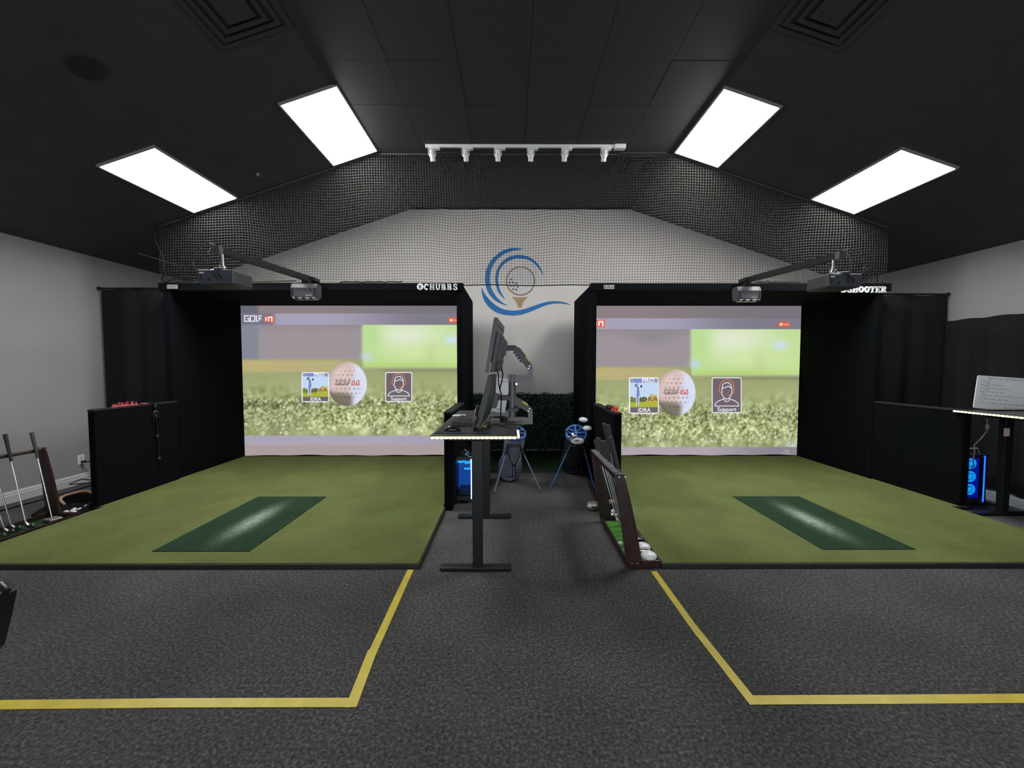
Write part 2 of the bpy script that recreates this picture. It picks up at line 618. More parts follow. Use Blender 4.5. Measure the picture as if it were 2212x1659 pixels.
# ------------------------------------------------------------------ hedge panel on the back wall
hg = thing('hedge_panel', 'dark green artificial boxwood hedge panel covering the lower back wall', 'hedge panel', (0.2, YB, 0))
B().box(-.74, 1.12, YB - .035, YB - .002, .05, 1.02).obj('backing', M('hedge_backing', (.003, .007, .004), .9), hg)
vs, fs = [], []
rng = random.Random(3)
for k in range(6500):
    x, z = rng.uniform(-.74, 1.12), rng.uniform(.03, 1.045)
    if z > 1.0 and rng.random() < .35:
        z -= .05
    y = YB - .04 - rng.random() ** 1.5 * .06
    L_, W_ = rng.uniform(.022, .040), rng.uniform(.010, .017)
    d = Vector((rng.uniform(-1, 1), rng.uniform(-.9, .1), rng.uniform(-.6, 1))).normalized()
    s = d.cross(Vector((rng.uniform(-.4, .4), -1, rng.uniform(-.2, .8)))).normalized()
    nrm = d.cross(s)
    p = Vector((x, y, z))
    i = len(vs)
    vs += [p, p + d * L_ * .5 + s * W_ + nrm * .003, p + d * L_, p + d * L_ * .5 - s * W_ + nrm * .003]
    fs += [(i, i + 1, i + 2), (i, i + 2, i + 3)]
me = bpy.data.meshes.new('leaves')
me.from_pydata([tuple(v) for v in vs], [], fs)
LEAF = M('boxwood_leaf', (.008, .026, .010), .4, noise=.8, scale=55, col2=(.065, .12, .065))
me.materials.append(LEAF)
lv = bpy.data.objects.new('leaves', me)
C.objects.link(lv)
lv.parent = hg
lv.location = (-.2, -YB, 0)
lv['kind'] = 'stuff'

# ------------------------------------------------------------------ hitting bays: enclosures, screens, low walls, turf
GREEN = speckle('bay_turf', (0.090, 0.106, 0.032), (0.135, 0.157, 0.050), (0.185, 0.212, 0.075), 140, bump=0.4)
EDGE = M('turf_edge', (.012, .011, .013), .6)
Y0, YS, YE = 5.30, 6.62, 6.68


def enclosure(xo0, xi0, xi1, xo1, bx0, bx1, label, plate_x):
    t = thing('simulator_enclosure', label, 'golf simulator bay', ((xi0 + xi1) / 2, Y0, 0))
    B().box(bx0, bx1, Y0 - .045, Y0 + .04, 2.488, 2.588, .006).obj('front_beam', BLACK_FAB, t)
    B().box(xi0, xi1, Y0 + .04, YE - .03, 2.505, 2.575, .004).obj('roof_panel', BLACK_FAB, t)
    for a, b_ in ((xo0, xi0), (xi1, xo1)):
        B().box(a, b_, Y0 + .05, YE - .03, 0.0, 2.575, .006).obj('side_panel', BLACK_FAB, t)
        B().box(a, b_, Y0 - .035, Y0 + .05, 0.0 if a < 0 and b_ < -1 else 0.0, 2.488, .008).obj('post', BLACK_FAB, t)
    B().box(xo0, xo1, YE - .03, YE, 0.0, 2.575).obj('rear_panel', BLACK_FAB, t)
    pl = B().box(plate_x - .068, plate_x + .068, Y0 - .052, Y0 - .045, 2.510, 2.562, .002).obj('name_plate', M('plate_grey', (.36, .36, .32), .4), t)
    text_mesh('SimBooth', .034, (plate_x, Y0 - .0535, 2.537), M('plate_ink', (.02, .02, .02), .5), 'lettering', pl)
    return t


enclosure(-4.475, -4.388, -.70, -.622, -4.53, -.612, 'left black fabric golf simulator enclosure around the left screen', -4.345)
enclosure(1.040, 1.112, 4.742, 4.83, 1.032, 4.92, 'right black fabric golf simulator enclosure around the right screen', 1.265)


def low_wall(x0, x1, y0, z0, z1, label):
    t = thing('low_side_wall', label, 'padded side wall', ((x0 + x1) / 2, (y0 + Y0) / 2, z0), 'padded low walls of the bays')
    B().box(x0, x1, y0, Y0 - .04, z0, z1 - .03, .008).obj('body', BLACK_FAB, t)
    B().box(x0 - .004, x1 + .004, y0 - .004, Y0 - .04, z1 - .03, z1, .012).obj('top_pad', M('pad_black', (.012, .013, .014), .75, spec=.2), t)


low_wall(-4.405, -4.335, 4.20, .042, 1.068, 'outer low black padded wall at the far left edge of the left bay')
low_wall(-.698, -.612, 4.19, .0, 1.045, 'inner low black padded wall of the left bay, behind the desk')
low_wall(1.078, 1.160, 4.20, .0, 1.035, 'inner low black padded wall of the right bay, behind the club rack')
low_wall(4.747, 4.83, 4.20, .042, 1.06, 'outer low black padded wall at the far right edge of the right bay')


def bay_mat(poly, label, name='turf_platform', zt=.04, mat=GREEN, edge=EDGE):
    cxm = sum(p[0] for p in poly) / len(poly)
    cym = sum(p[1] for p in poly) / len(poly)
    t = thing(name, label, 'turf mat', (cxm, cym, 0))
    B().prism(poly, 'z', 0.0, zt - .008).obj('base', edge, t)
    # inset turf sheet lying on the base
    q = [(p[0] + (0.012 if p[0] < cxm else -0.012), p[1] + (0.012 if p[1] < cym else -0.004)) for p in poly]
    B().prism(q, 'z', zt - .0079, zt).obj('turf', mat, t)
    return t


bay_mat([(-4.30, 2.97), (-.685, 2.97), (-.685, 4.18), (-.706, 4.18), (-.706, 6.60), (-4.385, 6.60), (-4.385, 5.24), (-4.42, 5.24), (-4.42, 4.205), (-4.30, 4.205)], 'olive green turf platform of the left hitting bay')
bay_mat([(1.135, 2.97), (4.665, 2.97), (4.665, 4.19), (4.84, 4.19), (4.84, 5.24), (4.735, 5.24), (4.735, 6.60), (1.168, 6.60), (1.168, 4.18), (1.135, 4.18)], 'olive green turf platform of the right hitting bay')
bay_mat([(-.59, 5.70), (1.01, 5.70), (1.01, 7.02), (-.59, 7.02)], 'dark green turf mat on the floor below the hedge panel', 'putting_mat', .035,
        speckle('passage_turf', (.012, .03, .012), (.02, .05, .02), (.03, .07, .03), 120))


def strip(x0, x1, y0, y1, label, px0):
    m = speckle('strip_turf', (0.009, 0.024, 0.011), (0.019, 0.044, 0.022), (0.036, 0.072, 0.038), 120, bump=.5, patch=(px0, .085, -.03, .33, (.34, .40, .32)))
    o = B().box(x0, x1, y0, y1, .0395, .046, .003).obj('hitting_strip', m)
    o.location = ((x0 + x1) / 2, (y0 + y1) / 2, 0)
    o.data.transform(Matrix.Translation(-o.location))
    tag(o, label, 'hitting mat', 'hitting strips')


strip(-2.862, -2.085, 3.168, 4.52, 'dark green hitting strip with a pale worn streak in the left bay', .02)
strip(2.512, 3.268, 3.188, 4.51, 'dark green hitting strip with a pale worn streak in the right bay', -.02)


# ------------------------------------------------------------------ projected pictures
def kz(z):
    return .007640 - (z - .05) * .0000510


def SP(p):
    z = 2.500 - (p[1] - 660) * .007576
    return ((p[0] - 1102.9) * kz(z), z)


def blur(a, n):
    for ax in (0, 1):
        for _ in range(2):
            k = np.ones(n) / n
            a = np.apply_along_axis(lambda r: np.convolve(np.pad(r, n, mode='edge'), k, 'same')[n:-n], ax, a)
    return a


def noise2(sh, n, seed):
    r = np.random.RandomState(seed).rand(*sh)
    r = blur(r, n)
    return (r - r.mean()) / (r.std() + 1e-9)


def sm(a, b_, x):
    t = np.clip((x - a) / (b_ - a), 0, 1)
    return t * t * (3 - 2 * t)


def picture(PX, PY, right):
    """colours of the projected golf picture at the picture positions PX, PY (left picture layout)"""
    sh = PX.shape
    if right:
        u = PX - 711.0
        v = np.interp(PY, [660, 667, 687, 710, 791, 818, 898, 966, 985], [655, 660, 677, 701, 775, 801, 876, 940, 952])
    else:
        u, v = PX, PY
    col = np.zeros(sh + (3,))

    def put(mask, c):
        m_ = mask[..., None]
        col[:] = col * (1 - m_) + np.array(c, float) * m_
    one = np.ones(sh)
    put(one, (158, 149, 155))
    put(sm(720, 701, v), (150, 140, 145))
    if not right:
        put(sm(562, 554, u), (134, 138, 152))
    else:
        put(np.exp(-((u - 700) / 50) ** 2 - ((v - 716) / 14) ** 2) * .5, (130, 126, 135))
    # green blurred hill in the upper right
    g = np.zeros(sh + (3,))
    g[:] = (190, 222, 145)
    for (ux, vy, ru, rv, c, k) in ((875, 724, 95, 36, (226, 235, 208), 1), (985, 760, 60, 30, (205, 228, 160), .8), (800, 725, 26, 60, (186, 222, 146), .9),
                                   (900, 760, 60, 16, (216, 230, 172), .8), (870, 790, 130, 9, (182, 212, 118), .8), (930, 770, 14, 24, (190, 205, 140), .5),
                                   (975, 733, 17, 10, (206, 226, 236), 1.0)):
        f = np.exp(-((u - ux) / ru) ** 2 - ((v - vy) / rv) ** 2)[..., None] * k
        g = g * (1 - f) + np.array(c) * f
    mg = (sm(776, 787, u) * sm(801, 789, v))[..., None]
    col = col * (1 - mg) + g * mg
    f = np.exp(-((u - 792) / 11) ** 2 - ((v - 770) / 9) ** 2)[..., None]
    col = col * (1 - f) + np.array((196, 216, 228)) * f
    # yellow band at the left, dark line at the right
    my = (sm(770, 780, v))[..., None]
    base = np.zeros(sh + (3,))
    base[:] = (160, 168, 118)
    yb = (sm(772, 782, v) * sm(806, 798, v) * sm(790, 700, u))[..., None]
    base = base * (1 - yb) + np.array((186, 176, 126)) * yb
    yb = (np.exp(-((v - 787) / 9) ** 2) * sm(700, 530, u))[..., None] * .6
    base = base * (1 - yb) + np.array((198, 178, 122)) * yb
    dl = (np.exp(-((v - 798) / 4.5) ** 2) * sm(800, 850, u))[..., None] * .75
    base = base * (1 - dl) + np.array((134, 132, 100)) * dl
    bright = sm(803, 830, v) * sm(870, 840, v)
    base += (np.sin(u * .02) * 6 * bright)[..., None] + (bright * 6)[..., None]
    mlow = my * (1 - mg)
    col = col * (1 - mlow) + base * mlow
    # soft grass texture growing sharper
    n1, n2, n3 = noise2(sh, 3, 1 + right), noise2(sh, 7, 3), noise2(sh, 13, 5)
    k1 = sm(838, 872, v) * sm(945, 905, v)
    k2 = sm(815, 850, v)
    col += (n2 * 9 * k2)[..., None]
    col += (n1 * 27 * k1)[..., None] * np.array((1, 1, .85))
    dk = np.exp(-((v - 874) / 8) ** 2) * (.25 + .75 * sm(720, 560, u)) * .55
    col *= (1 - dk * .45)[..., None]
    bk = sm(893, 915, v)
    col += (n3 * 14 * bk)[..., None] * np.array((1, 1, .9))
    wl = (sm(700, 640, u) * sm(885, 900, v) * .35)[..., None]
    col = col * (1 - wl) + np.array((140, 145, 110)) * wl
    # bright bokeh specks
    rs = np.random.RandomState(11 + right)
    for _ in range(190):
        cu, cv = rs.uniform(530, 1010), 862 + rs.rand() ** .8 * 76
        r = rs.uniform(.9, 1.7) + max(0, cv - 895) * .09 * rs.rand()
        a = rs.uniform(.35, .95) * (1 if r < 2.5 else .55)
        uu, vv = (u - cu), (v - cv)
        d = np.sqrt(uu * uu + vv * vv)
        f = (sm(r + .9, r - .3, d) * a)[..., None]
        col = col * (1 - f) + np.array((238, 240, 205)) * f
    # the ball
    bu, bv, ru, rv = 750, 828.5, 42.0, 47.5
    bx_, by_ = (u - bu) / ru, (v - bv) / rv
    rr = np.sqrt(bx_ ** 2 + by_ ** 2)
    mb = sm(1.02, .98, rr)
    bc = np.zeros(sh + (3,))
    bc[:] = (222, 198, 194)
    f = sm(-.05, .45, bx_ + .22 * by_)[..., None]
    bc = bc * (1 - f) + np.array((222, 226, 246)) * f
    f = (sm(.28, .6, by_ - .1 * bx_) * sm(.45, .05, bx_))[..., None]
    bc = bc * (1 - f) + np.array((126, 120, 106)) * f
    f = (np.exp(-((bx_ + .3) / .3) ** 2 - ((by_ + .5) / .25) ** 2) * .6)[..., None]
    bc = bc * (1 - f) + np.array((242, 214, 208)) * f
    nz = np.sqrt(np.clip(1 - rr ** 2, 0.02, 1))
    lon, lat = np.arcsin(np.clip(bx_ / np.sqrt(np.clip(1 - by_ ** 2, .02, 1)), -1, 1)), np.arcsin(np.clip(by_, -1, 1))
    row = np.round(lat / .215)
    ph = lon * np.cos(lat) / .235 + .5 * (row % 2)
    dd = np.sqrt((ph - np.round(ph)) ** 2 + ((lat / .215) - row) ** 2)
    dark = np.exp(-(dd / .27) ** 2) * (sm(.95, .5, rr)) * np.where(bx_ > .35, np.where(by_ > .1, 1., .25), .8)
    bc *= (1 - dark * .32)[..., None]
    bc *= (1 - sm(.75, 1.0, rr) * .12 * sm(.3, -.3, bx_))[..., None]
    col = col * (1 - mb[..., None]) + bc * mb[..., None]
    # header and footer bars
    hd = sm(701.6, 700.4, v)
    hc = np.zeros(sh + (3,))
    hc[:] = (168, 162, 184)
    f = sm(700, 930, u)[..., None]
    hc = hc * (1 - f) + np.array((128, 124, 138)) * f
    if not right:
        f = sm(600, 585, u)[..., None]
        hc = hc * (1 - f) + np.array((122, 118, 138)) * f
    col = col * (1 - hd[..., None]) + hc * hd[..., None]
    tp = sm(677.6, 676.4, v)
    tc_ = np.zeros(sh + (3,))
    tc_[:] = (140, 128, 131)
    f = sm(650, 950, u)[..., None]
    tc_ = tc_ * (1 - f) + np.array((122, 116, 124)) * f
    if not right:
        f = sm(562, 554, u)[..., None]
        tc_ = tc_ * (1 - f) + np.array((106, 107, 120)) * f
    col = col * (1 - tp[..., None]) + tc_ * tp[..., None]
    ft = sm(939.5, 940.5, v)
    fc = np.zeros(sh + (3,))
    fc[:] = (172, 165, 182) if not right else (176, 165, 174)
    f = sm(800, 970, u)[..., None]
    fc = fc * (1 - f) + np.array((168, 160, 178) if not right else (140, 134, 146)) * f
    if not right:
        f = sm(960.4, 961.4, PY)[..., None]
        fc = fc * (1 - f) + np.array((172, 158, 158)) * f
    col = col * (1 - ft[..., None]) + fc * ft[..., None]
    if right:
        f = (sm(978, 1004, u) * sm(925, 938, v) * hd * 0 + sm(960, 1004, u) * sm(918, 940, v) * sm(940.4, 939.6, v))[..., None] * .7
        col = col * (1 - f) + np.array((205, 215, 205)) * f
    col += np.random.RandomState(9).randn(*sh)[..., None] * 1.5
    return np.clip(col, 0, 255)


SCRM = bpy.data.materials.new('projected_picture')
SCRM.use_nodes = True
_b = SCRM.node_tree.nodes['Principled BSDF']
_a = SCRM.node_tree.nodes.new('ShaderNodeVertexColor')
_a.layer_name = 'picture'
_b.inputs['Base Color'].default_value = (.02, .02, .02, 1)
_b.inputs['Specular IOR Level'].default_value = 0
_b.inputs['Roughness'].default_value = 1
SCRM.node_tree.links.new(_a.outputs['Color'], _b.inputs['Emission Color'])
_b.inputs['Emission Strength'].default_value = 0.97
SCRM.cycles.emission_sampling = 'NONE'


def screen(x0, x1, z0, z1, right, label):
    nx, nz = 370, 250
    xs_, zz = np.linspace(x0, x1, nx), np.linspace(z0, z1, nz)
    X, Z = np.meshgrid(xs_, zz)
    PY = 660 + (2.500 - Z) / .007576
    PX = 1102.9 + X / kz(Z)
    col = picture(PX, PY, right) / 255.0
    colL = np.where(col <= .04045, col / 12.92, ((col + .055) / 1.055) ** 2.4)
    t = thing('projection_screen', label, 'projection screen', ((x0 + x1) / 2, YS, z0))
    Yg = np.zeros_like(X)
    # the cloth hangs a little uneven along its lower hem
    hem = np.clip((.16 - (Z - z0)) / .16, 0, 1)
    Zg = Z + hem * (np.sin(X * 9) * .004 + np.sin(X * 3.3) * .004 + .004)
    V = np.stack([X - (x0 + x1) / 2, Yg, Zg - z0], -1).reshape(-1, 3)
    idx = np.arange(nx * nz).reshape(nz, nx)
    F = np.stack([idx[:-1, :-1], idx[:-1, 1:], idx[1:, 1:], idx[1:, :-1]], -1).reshape(-1, 4)
    me = bpy.data.meshes.new('screen_cloth')
    me.from_pydata(V.tolist(), [], F.tolist())
    ca = me.color_attributes.new('picture', 'FLOAT_COLOR', 'POINT')
    ca.data.foreach_set('color', np.concatenate([colL.reshape(-1, 3), np.ones((nx * nz, 1))], 1).astype(np.float32).ravel())
    me.materials.append(SCRM)
    o = bpy.data.objects.new('screen_cloth', me)
    C.objects.link(o)
    o.parent = t
    return t


scrL = screen(-4.384, -.708, .046, 2.498, False, 'left projection screen showing a golf ball, two app tiles and a cropped orange button')
scrR = screen(1.172, 4.734, .046, 2.498, True, 'right projection screen showing a golf ball, two app tiles and an uncropped orange button')
W255 = px_em('picture_white', (240, 240, 250))
ORG = px_em('picture_orange', (222, 98, 62))
INK = px_em('picture_ink', (72, 52, 58))
GRYT = px_em('picture_tile_grey', (112, 101, 106))
ORL = px_em('picture_orange_line', (226, 128, 100))


def fl(b, pts, y, T=SP):
    b.flat([(T(p)[0], y, T(p)[1]) for p in pts])


def rrect(x0, y0, x1, y1, r, n=4):
    o = []
    for cx_, cy_, a0 in ((x1 - r, y1 - r, 0), (x0 + r, y1 - r, 90), (x0 + r, y0 + r, 180), (x1 - r, y0 + r, 270)):
        for k in range(n + 1):
            a = math.radians(a0 + 90 * k / n)
            o.append((cx_ + r * math.cos(a), cy_ + r * math.sin(a)))
    return o


def golf_word(b, x0, y0, wd, h, y, t):
    """square techno letters G O L F drawn from bars"""
    cw = wd / 4.0
    k = .0076
    for i, segs in enumerate((
        [[(.95, 0), (0, 0), (0, 1), (.95, 1), (.95, .5), (.5, .5)]],
        [[(.0, 0), (.95, 0), (.95, 1), (0, 1), (0, 0), (.2, 0)]],
        [[(.12, -.12), (.12, 1), (.45, 1)]],
        [[(.25, 1), (.25, 0), (.85, 0)], [(.25, .5), (.8, .5)]])):
        ox = x0 + (0, cw * 1.2, cw * 2.4, cw * 2.85)[i]
        for s in segs:
            ribbon(b, [(ox + p[0] * cw, y0 + p[1] * h) for p in s], t * k, y, SP)


def in_word(t, x0, y0, x1, y1, y, full=True, bg=ORG, fg=W255, name='logo_badge'):
    b = B()
    wd, h = x1 - x0, y1 - y0
    fl(b, [(x0, y0 + h * .12), (x0 + wd * .55, y0 + h * .14), (x1, y0), (x1, y1), (x0 + wd * .55, y1 - h * .12), (x0, y1 - h * .12)], y)
    o = b.obj(name, bg, t)
    b = B()
    ribbon(b, [(x0 + wd * .18, y0 + h * .28), (x0 + wd * .18, y1 - h * .26)], wd * .13 * .0076, y - .002, SP)
    ribbon(b, [(x0 + wd * .45, y1 - h * .24), (x0 + wd * .45, y0 + h * .32), (x0 + wd * .8, y0 + h * .26), (x0 + wd * .8, y1 - h * .16)], wd * .13 * .0076, y - .002, SP)
    b.obj('letters', fg, o)
    return o


def button(t, x0, y0, x1, y1, xcut=None):
    b = B()
    fl(b, [(x0, y0), (xcut or x1, y0), (xcut or x1, y1), (x0, y1)], YS - .004)
    o = b.obj('settings_button', ORG, t)
    c_ = (x0 + (x1 - x0) * .25, (y0 + y1) / 2)
    b = B()
    fl(b, [(c_[0] + 3.4 * (1 if k % 2 else .78) * math.cos(PI * k / 8), c_[1] + 3.4 * (1 if k % 2 else .78) * math.sin(PI * k / 8)) for k in range(16)], YS - .006)
    b.obj('gear_icon', W255, o)
    b = B()
    fl(b, [(c_[0] + 1.2 * math.cos(PI * k / 5), c_[1] + 1.2 * math.sin(PI * k / 5)) for k in range(10)], YS - .0065)
    b.obj('gear_hole', ORG, o)
    if not xcut:
        p = SP((x0 + (x1 - x0) * .68, (y0 + y1) / 2))
        text_mesh('Settings', .030, (p[0], YS - .006, p[1]), W255, 'lettering', o)
    else:
        p = SP((c_[0] + 5, (y0 + y1) / 2))
        text_mesh('Setti', .030, (p[0], YS - .006, p[1]), W255, 'lettering', o, align='LEFT')


SKY = px_em('tile_sky', (196, 216, 242))
GRS = px_em('tile_grass', (172, 180, 62))
TRE = px_em('tile_trees', (196, 176, 88))
TRG = px_em('tile_trees_green', (112, 128, 64))
HEAD = px_em('tile_header', (150, 152, 186))
MAN = px_em('tile_man', (124, 132, 190))
MAND = px_em('tile_man_dark', (58, 48, 78))
MANL = px_em('tile_man_light', (196, 200, 232))
GSB = px_em('tile_blue', (96, 122, 222))


def app_tile(t, x0, y0, x1, y1):
    wd, h = x1 - x0, y1 - y0
    Q = lambda a, c: (x0 + a * wd, y0 + c * h)
    y = YS - .004
    b = B()
    fl(b, rrect(x0, y0, x1, y1, 3.5), y)
    o = b.obj('app_tile', W255, t)
    for nm, mt, poly, k in (('sky', SKY, [Q(.04, .14), Q(.97, .14), Q(.97, .75), Q(.04, .75)], 1),
                            ('title_bar', HEAD, [Q(.04, .03), Q(.97, .03), Q(.97, .15), Q(.04, .15)], 1),
                            ('lawn', GRS, [Q(.04, .68), Q(.97, .66), Q(.97, .82), Q(.04, .82)], 2),
                            ('caption_bar', GRYT, [Q(.04, .82), Q(.97, .82), Q(.97, .97), Q(.04, .97)], 2)):
        b = B()
        fl(b, poly, y - .001 * k)
        b.obj(nm, mt, o)
    b = B()
    fl(b, [Q(.55, .68), Q(.6, .6), Q(.66, .6), Q(.70, .48), Q(.78, .44), Q(.84, .5), Q(.90, .46), Q(.96, .54), Q(.97, .68)], y - .0025)
    b.obj('yellow_trees', TRE, o)
    b = B()
    fl(b, [Q(.04, .70), Q(.04, .56), Q(.1, .51), Q(.16, .57), Q(.22, .55), Q(.45, .56), Q(.5, .52), Q(.58, .56), Q(.62, .68)], y - .002)
    b.obj('green_trees', TRG, o)
    # swinging golfer, seen from behind
    b = B()
    fl(b, [Q(.27, .27), Q(.33, .30), Q(.36, .44), Q(.30, .46), Q(.26, .40)], y - .003)
    fl(b, [Q(.26, .42), Q(.35, .44), Q(.34, .72), Q(.30, .72), Q(.30, .52), Q(.27, .72), Q(.23, .72)], y - .0031)
    b.obj('golfer', MAN, o)
    b = B()
    ribbon(b, [Q(.33, .3), Q(.26, .23), Q(.21, .24), Q(.23, .19), Q(.30, .18)], 1.8 * .0076, y - .0034, SP)
    fl(b, [Q(.41 + .035 * math.cos(PI * k / 5), .245 + .035 * math.sin(PI * k / 5)) for k in range(10)], y - .0034)
    b.obj('golfer_hair', MAND, o)
    b = B()
    ribbon(b, [Q(.25, .55), Q(.25, .78)], 2.4 * .0076, y - .0035, SP)
    ribbon(b, [Q(.33, .52), Q(.33, .76)], 2.2 * .0076, y - .0035, SP)
    o2 = b.obj('golfer_trousers', MANL, o)
    o2['kind'] = 'stuff'
    b = B()
    ribbon(b, [Q(.50, .28), Q(.58, .36)], .7 * .0076, y - .0035, SP)
    b.obj('golfer_club', MANL, o)
    s = h / 64.0
    p = SP(Q(.30, .09))
    text_mesh('GS', .075 * s, (p[0], y - .003, p[1]), GSB, 'lettering', o, bold=.002, xs=1.15)
    p = SP(Q(.64, .09))
    text_mesh('PRO', .075 * s, (p[0], y - .003, p[1]), W255, 'lettering', o, bold=.002, xs=1.15)
    p = SP(Q(.66, .60))
    text_mesh('IDRA', .082 * s, (p[0], y - .004, p[1]), INK, 'lettering', o, xs=1.3)
    p = SP(Q(.51, .90))
    text_mesh('IDRA', .075 * s, (p[0], y - .004, p[1]), W255, 'lettering', o, bold=.0015)
    return o


def support_tile(t, x0, y0, x1, y1):
    wd, h = x1 - x0, y1 - y0
    Q = lambda a, c: (x0 + a * wd, y0 + c * h)
    y = YS - .004
    b = B()
    fl(b, rrect(x0, y0, x1, y1, 3.5), y)
    o = b.obj('app_tile', W255, t)
    b = B()
    fl(b, rrect(x0 + 1.8, y0 + 1.8, x1 - 1.8, y1 - 1.8, 2.6), y - .001)
    b.obj('tile_face', GRYT, o)
    lw = 1.5 * .0076
    b = B()
    ribbon(b, [Q(.33, .42), Q(.35, .50), Q(.40, .56), Q(.46, .60), Q(.54, .60), Q(.60, .56), Q(.65, .50), Q(.67, .42), Q(.67, .30), Q(.62, .28), Q(.55, .24), Q(.46, .28), Q(.35, .30)], lw, y - .002, SP, True)
    ribbon(b, [Q(.34, .30), Q(.37, .20), Q(.44, .15), Q(.56, .15), Q(.63, .20), Q(.67, .30)], lw, y - .0022, SP)
    ribbon(b, [Q(.40, .58), Q(.40, .62), Q(.44, .66), Q(.50, .68), Q(.56, .66), Q(.60, .62), Q(.60, .58)], lw, y - .0024, SP)
    ribbon(b, [Q(.40, .60), Q(.20, .67), Q(.12, .73), Q(.10, .80), Q(.90, .80), Q(.88, .73), Q(.80, .67), Q(.60, .60)], lw, y - .0026, SP)
    b.obj('agent_outline', W255, o)
    b = B()
    ribbon(b, [Q(.33, .44), Q(.27, .43), Q(.25, .36), Q(.27, .22), Q(.33, .12), Q(.42, .07), Q(.5, .06), Q(.58, .07), Q(.67, .12), Q(.73, .22), Q(.75, .36), Q(.73, .43), Q(.66, .46), Q(.60, .50), Q(.53, .51)], lw, y - .003, SP)
    b.obj('headset_outline', ORL, o)
    p = SP(Q(.5, .90))
    text_mesh('Support', .085 * h / 68, (p[0], y - .003, p[1]), W255, 'lettering', o, bold=.001)


def ball_logo(t, x0, y0, wd, h):
    b = B()
    golf_word(b, x0, y0, wd * .66, h, YS - .004, 1.3)
    b.obj('ball_lettering', INK, t)
    in_word(t, x0 + wd * .68, y0 - 1.5, x0 + wd, y0 + h + 2.5, YS - .004, bg=px_em('badge_red', (196, 92, 92)), fg=px_em('badge_pale', (226, 220, 240)), name='ball_badge')


b = B()
golf_word(b, 529, 682, 40, 11.5, YS - .004, 2.0)
b.obj('logo_lettering', W255, scrL)
in_word(scrL, 571, 680, 591.5, 697.5, YS - .004)
button(scrL, 968, 685.5, 993, 697)
app_tile(scrL, 651.5, 802.5, 711, 867.5)
support_tile(scrL, 832, 802.5, 890, 867)
ball_logo(scrL, 726, 821.5, 50, 8.5)
in_word(scrR, 1283, 689, 1306.5, 707.5, YS - .004)
button(scrR, 1682, 694, 1707, 705.5)
app_tile(scrR, 1358.5, 814, 1423, 893)
support_tile(scrR, 1538, 814, 1602.5, 891.5)
ball_logo(scrR, 1436.5, 841, 50, 9)
p = SP((1705, 974.5))
text_mesh('9:14', .034, (p[0], YS - .004, p[1]), W255, 'clock_lettering', scrR, align='RIGHT')
p = SP((1708, 979.5))
text_mesh('connected by network', .016, (p[0], YS - .004, p[1]), W255, 'status_lettering', scrR, align='RIGHT')

# ------------------------------------------------------------------ slab letters on the beams
LETW = M('letter_white', (.80, .80, .80), .35)


def arc(b, c, rx, ry, a0, a1, th, ox, oz, s, n=14):
    pi_, po = [], []
    for k in range(n + 1):
        a = math.radians(a0 + (a1 - a0) * k / n)
        po.append((c[0] + rx * math.cos(a), c[1] + ry * math.sin(a)))
        pi_.append((c[0] + (rx - th) * math.cos(a), c[1] + (ry - th * .85) * math.sin(a)))
    for k in range(n):
        q = [po[k], po[k + 1], pi_[k + 1], pi_[k]]
        b.prism([(ox + x * s[0], oz + z * s[1]) for x, z in q], 'y', Y0 - .062, Y0 - .046)


def letter(ch, ox, oz, wd, h, par):
    b = B()
    s = (wd, h)

    def r(x0, z0, x1, z1):
        b.prism([(ox + x0 * wd, oz + z0 * h), (ox + x1 * wd, oz + z0 * h), (ox + x1 * wd, oz + z1 * h), (ox + x0 * wd, oz + z1 * h)], 'y', Y0 - .062, Y0 - .046)

    def serif(x, z):
        r(x - .21, z, x + .21, z + .13)
    if ch == 'C':
        arc(b, (.5, .5), .45, .5, 42, 318, .25, ox, oz, s)
        r(.80, .60, .92, .92)
    elif ch == 'H':
        for x in (.22, .78):
            r(x - .12, 0, x + .12, 1)
            serif(x, 0)
            serif(x, .87)
        r(.2, .43, .8, .57)
    elif ch == 'U':
        for x in (.22, .80):
            r(x - .12, .35, x + .10, 1)
            serif(x, .87)
        arc(b, (.5, .38), .40, .38, 180, 360, .22, ox, oz, s)
    elif ch == 'B':
        r(.10, 0, .36, 1)
        r(.02, 0, .5, .13)
        r(.02, .87, .5, 1)
        r(.3, .44, .5, .57)
        arc(b, (.48, .74), .38, .26, -90, 90, .22, ox, oz, s)
        arc(b, (.50, .27), .44, .28, -90, 90, .24, ox, oz, s)
    elif ch == 'S':
        arc(b, (.5, .73), .40, .27, 30, 270, .20, ox, oz, s)
        arc(b, (.5, .27), .42, .28, -150, 90, .20, ox, oz, s)
        r(.76, .62, .88, .92)
        r(.10, .08, .22, .36)
    elif ch == 'O':
        arc(b, (.5, .5), .47, .5, 0, 360, .25, ox, oz, s, 24)
    elif ch == 'T':
        r(.38, 0, .62, 1)
        r(.05, .85, .95, 1)
        r(.04, .66, .15, 1)
        r(.85, .66, .96, 1)
        r(.26, 0, .74, .13)
    elif ch == 'E':
        r(.14, 0, .38, 1)
        r(.04, 0, .9, .14)
        r(.04, .86, .88, 1)
        r(.3, .43, .68, .57)
        r(.78, 0, .9, .33)
        r(.77, .67, .88, 1)
    elif ch == 'R':
        r(.12, 0, .36, 1)
        r(.02, 0, .48, .13)
        r(.02, .87, .5, 1)
        arc(b, (.48, .73), .38, .27, -90, 90, .22, ox, oz, s)
        b.prism([(ox + x * wd, oz + z * h) for x, z in ((.42, .5), (.66, .5), (.98, 0), (.70, 0))], 'y', Y0 - .062, Y0 - .046)
        r(.66, 0, 1.0, .12)
    b.obj('letter', LETW, par)


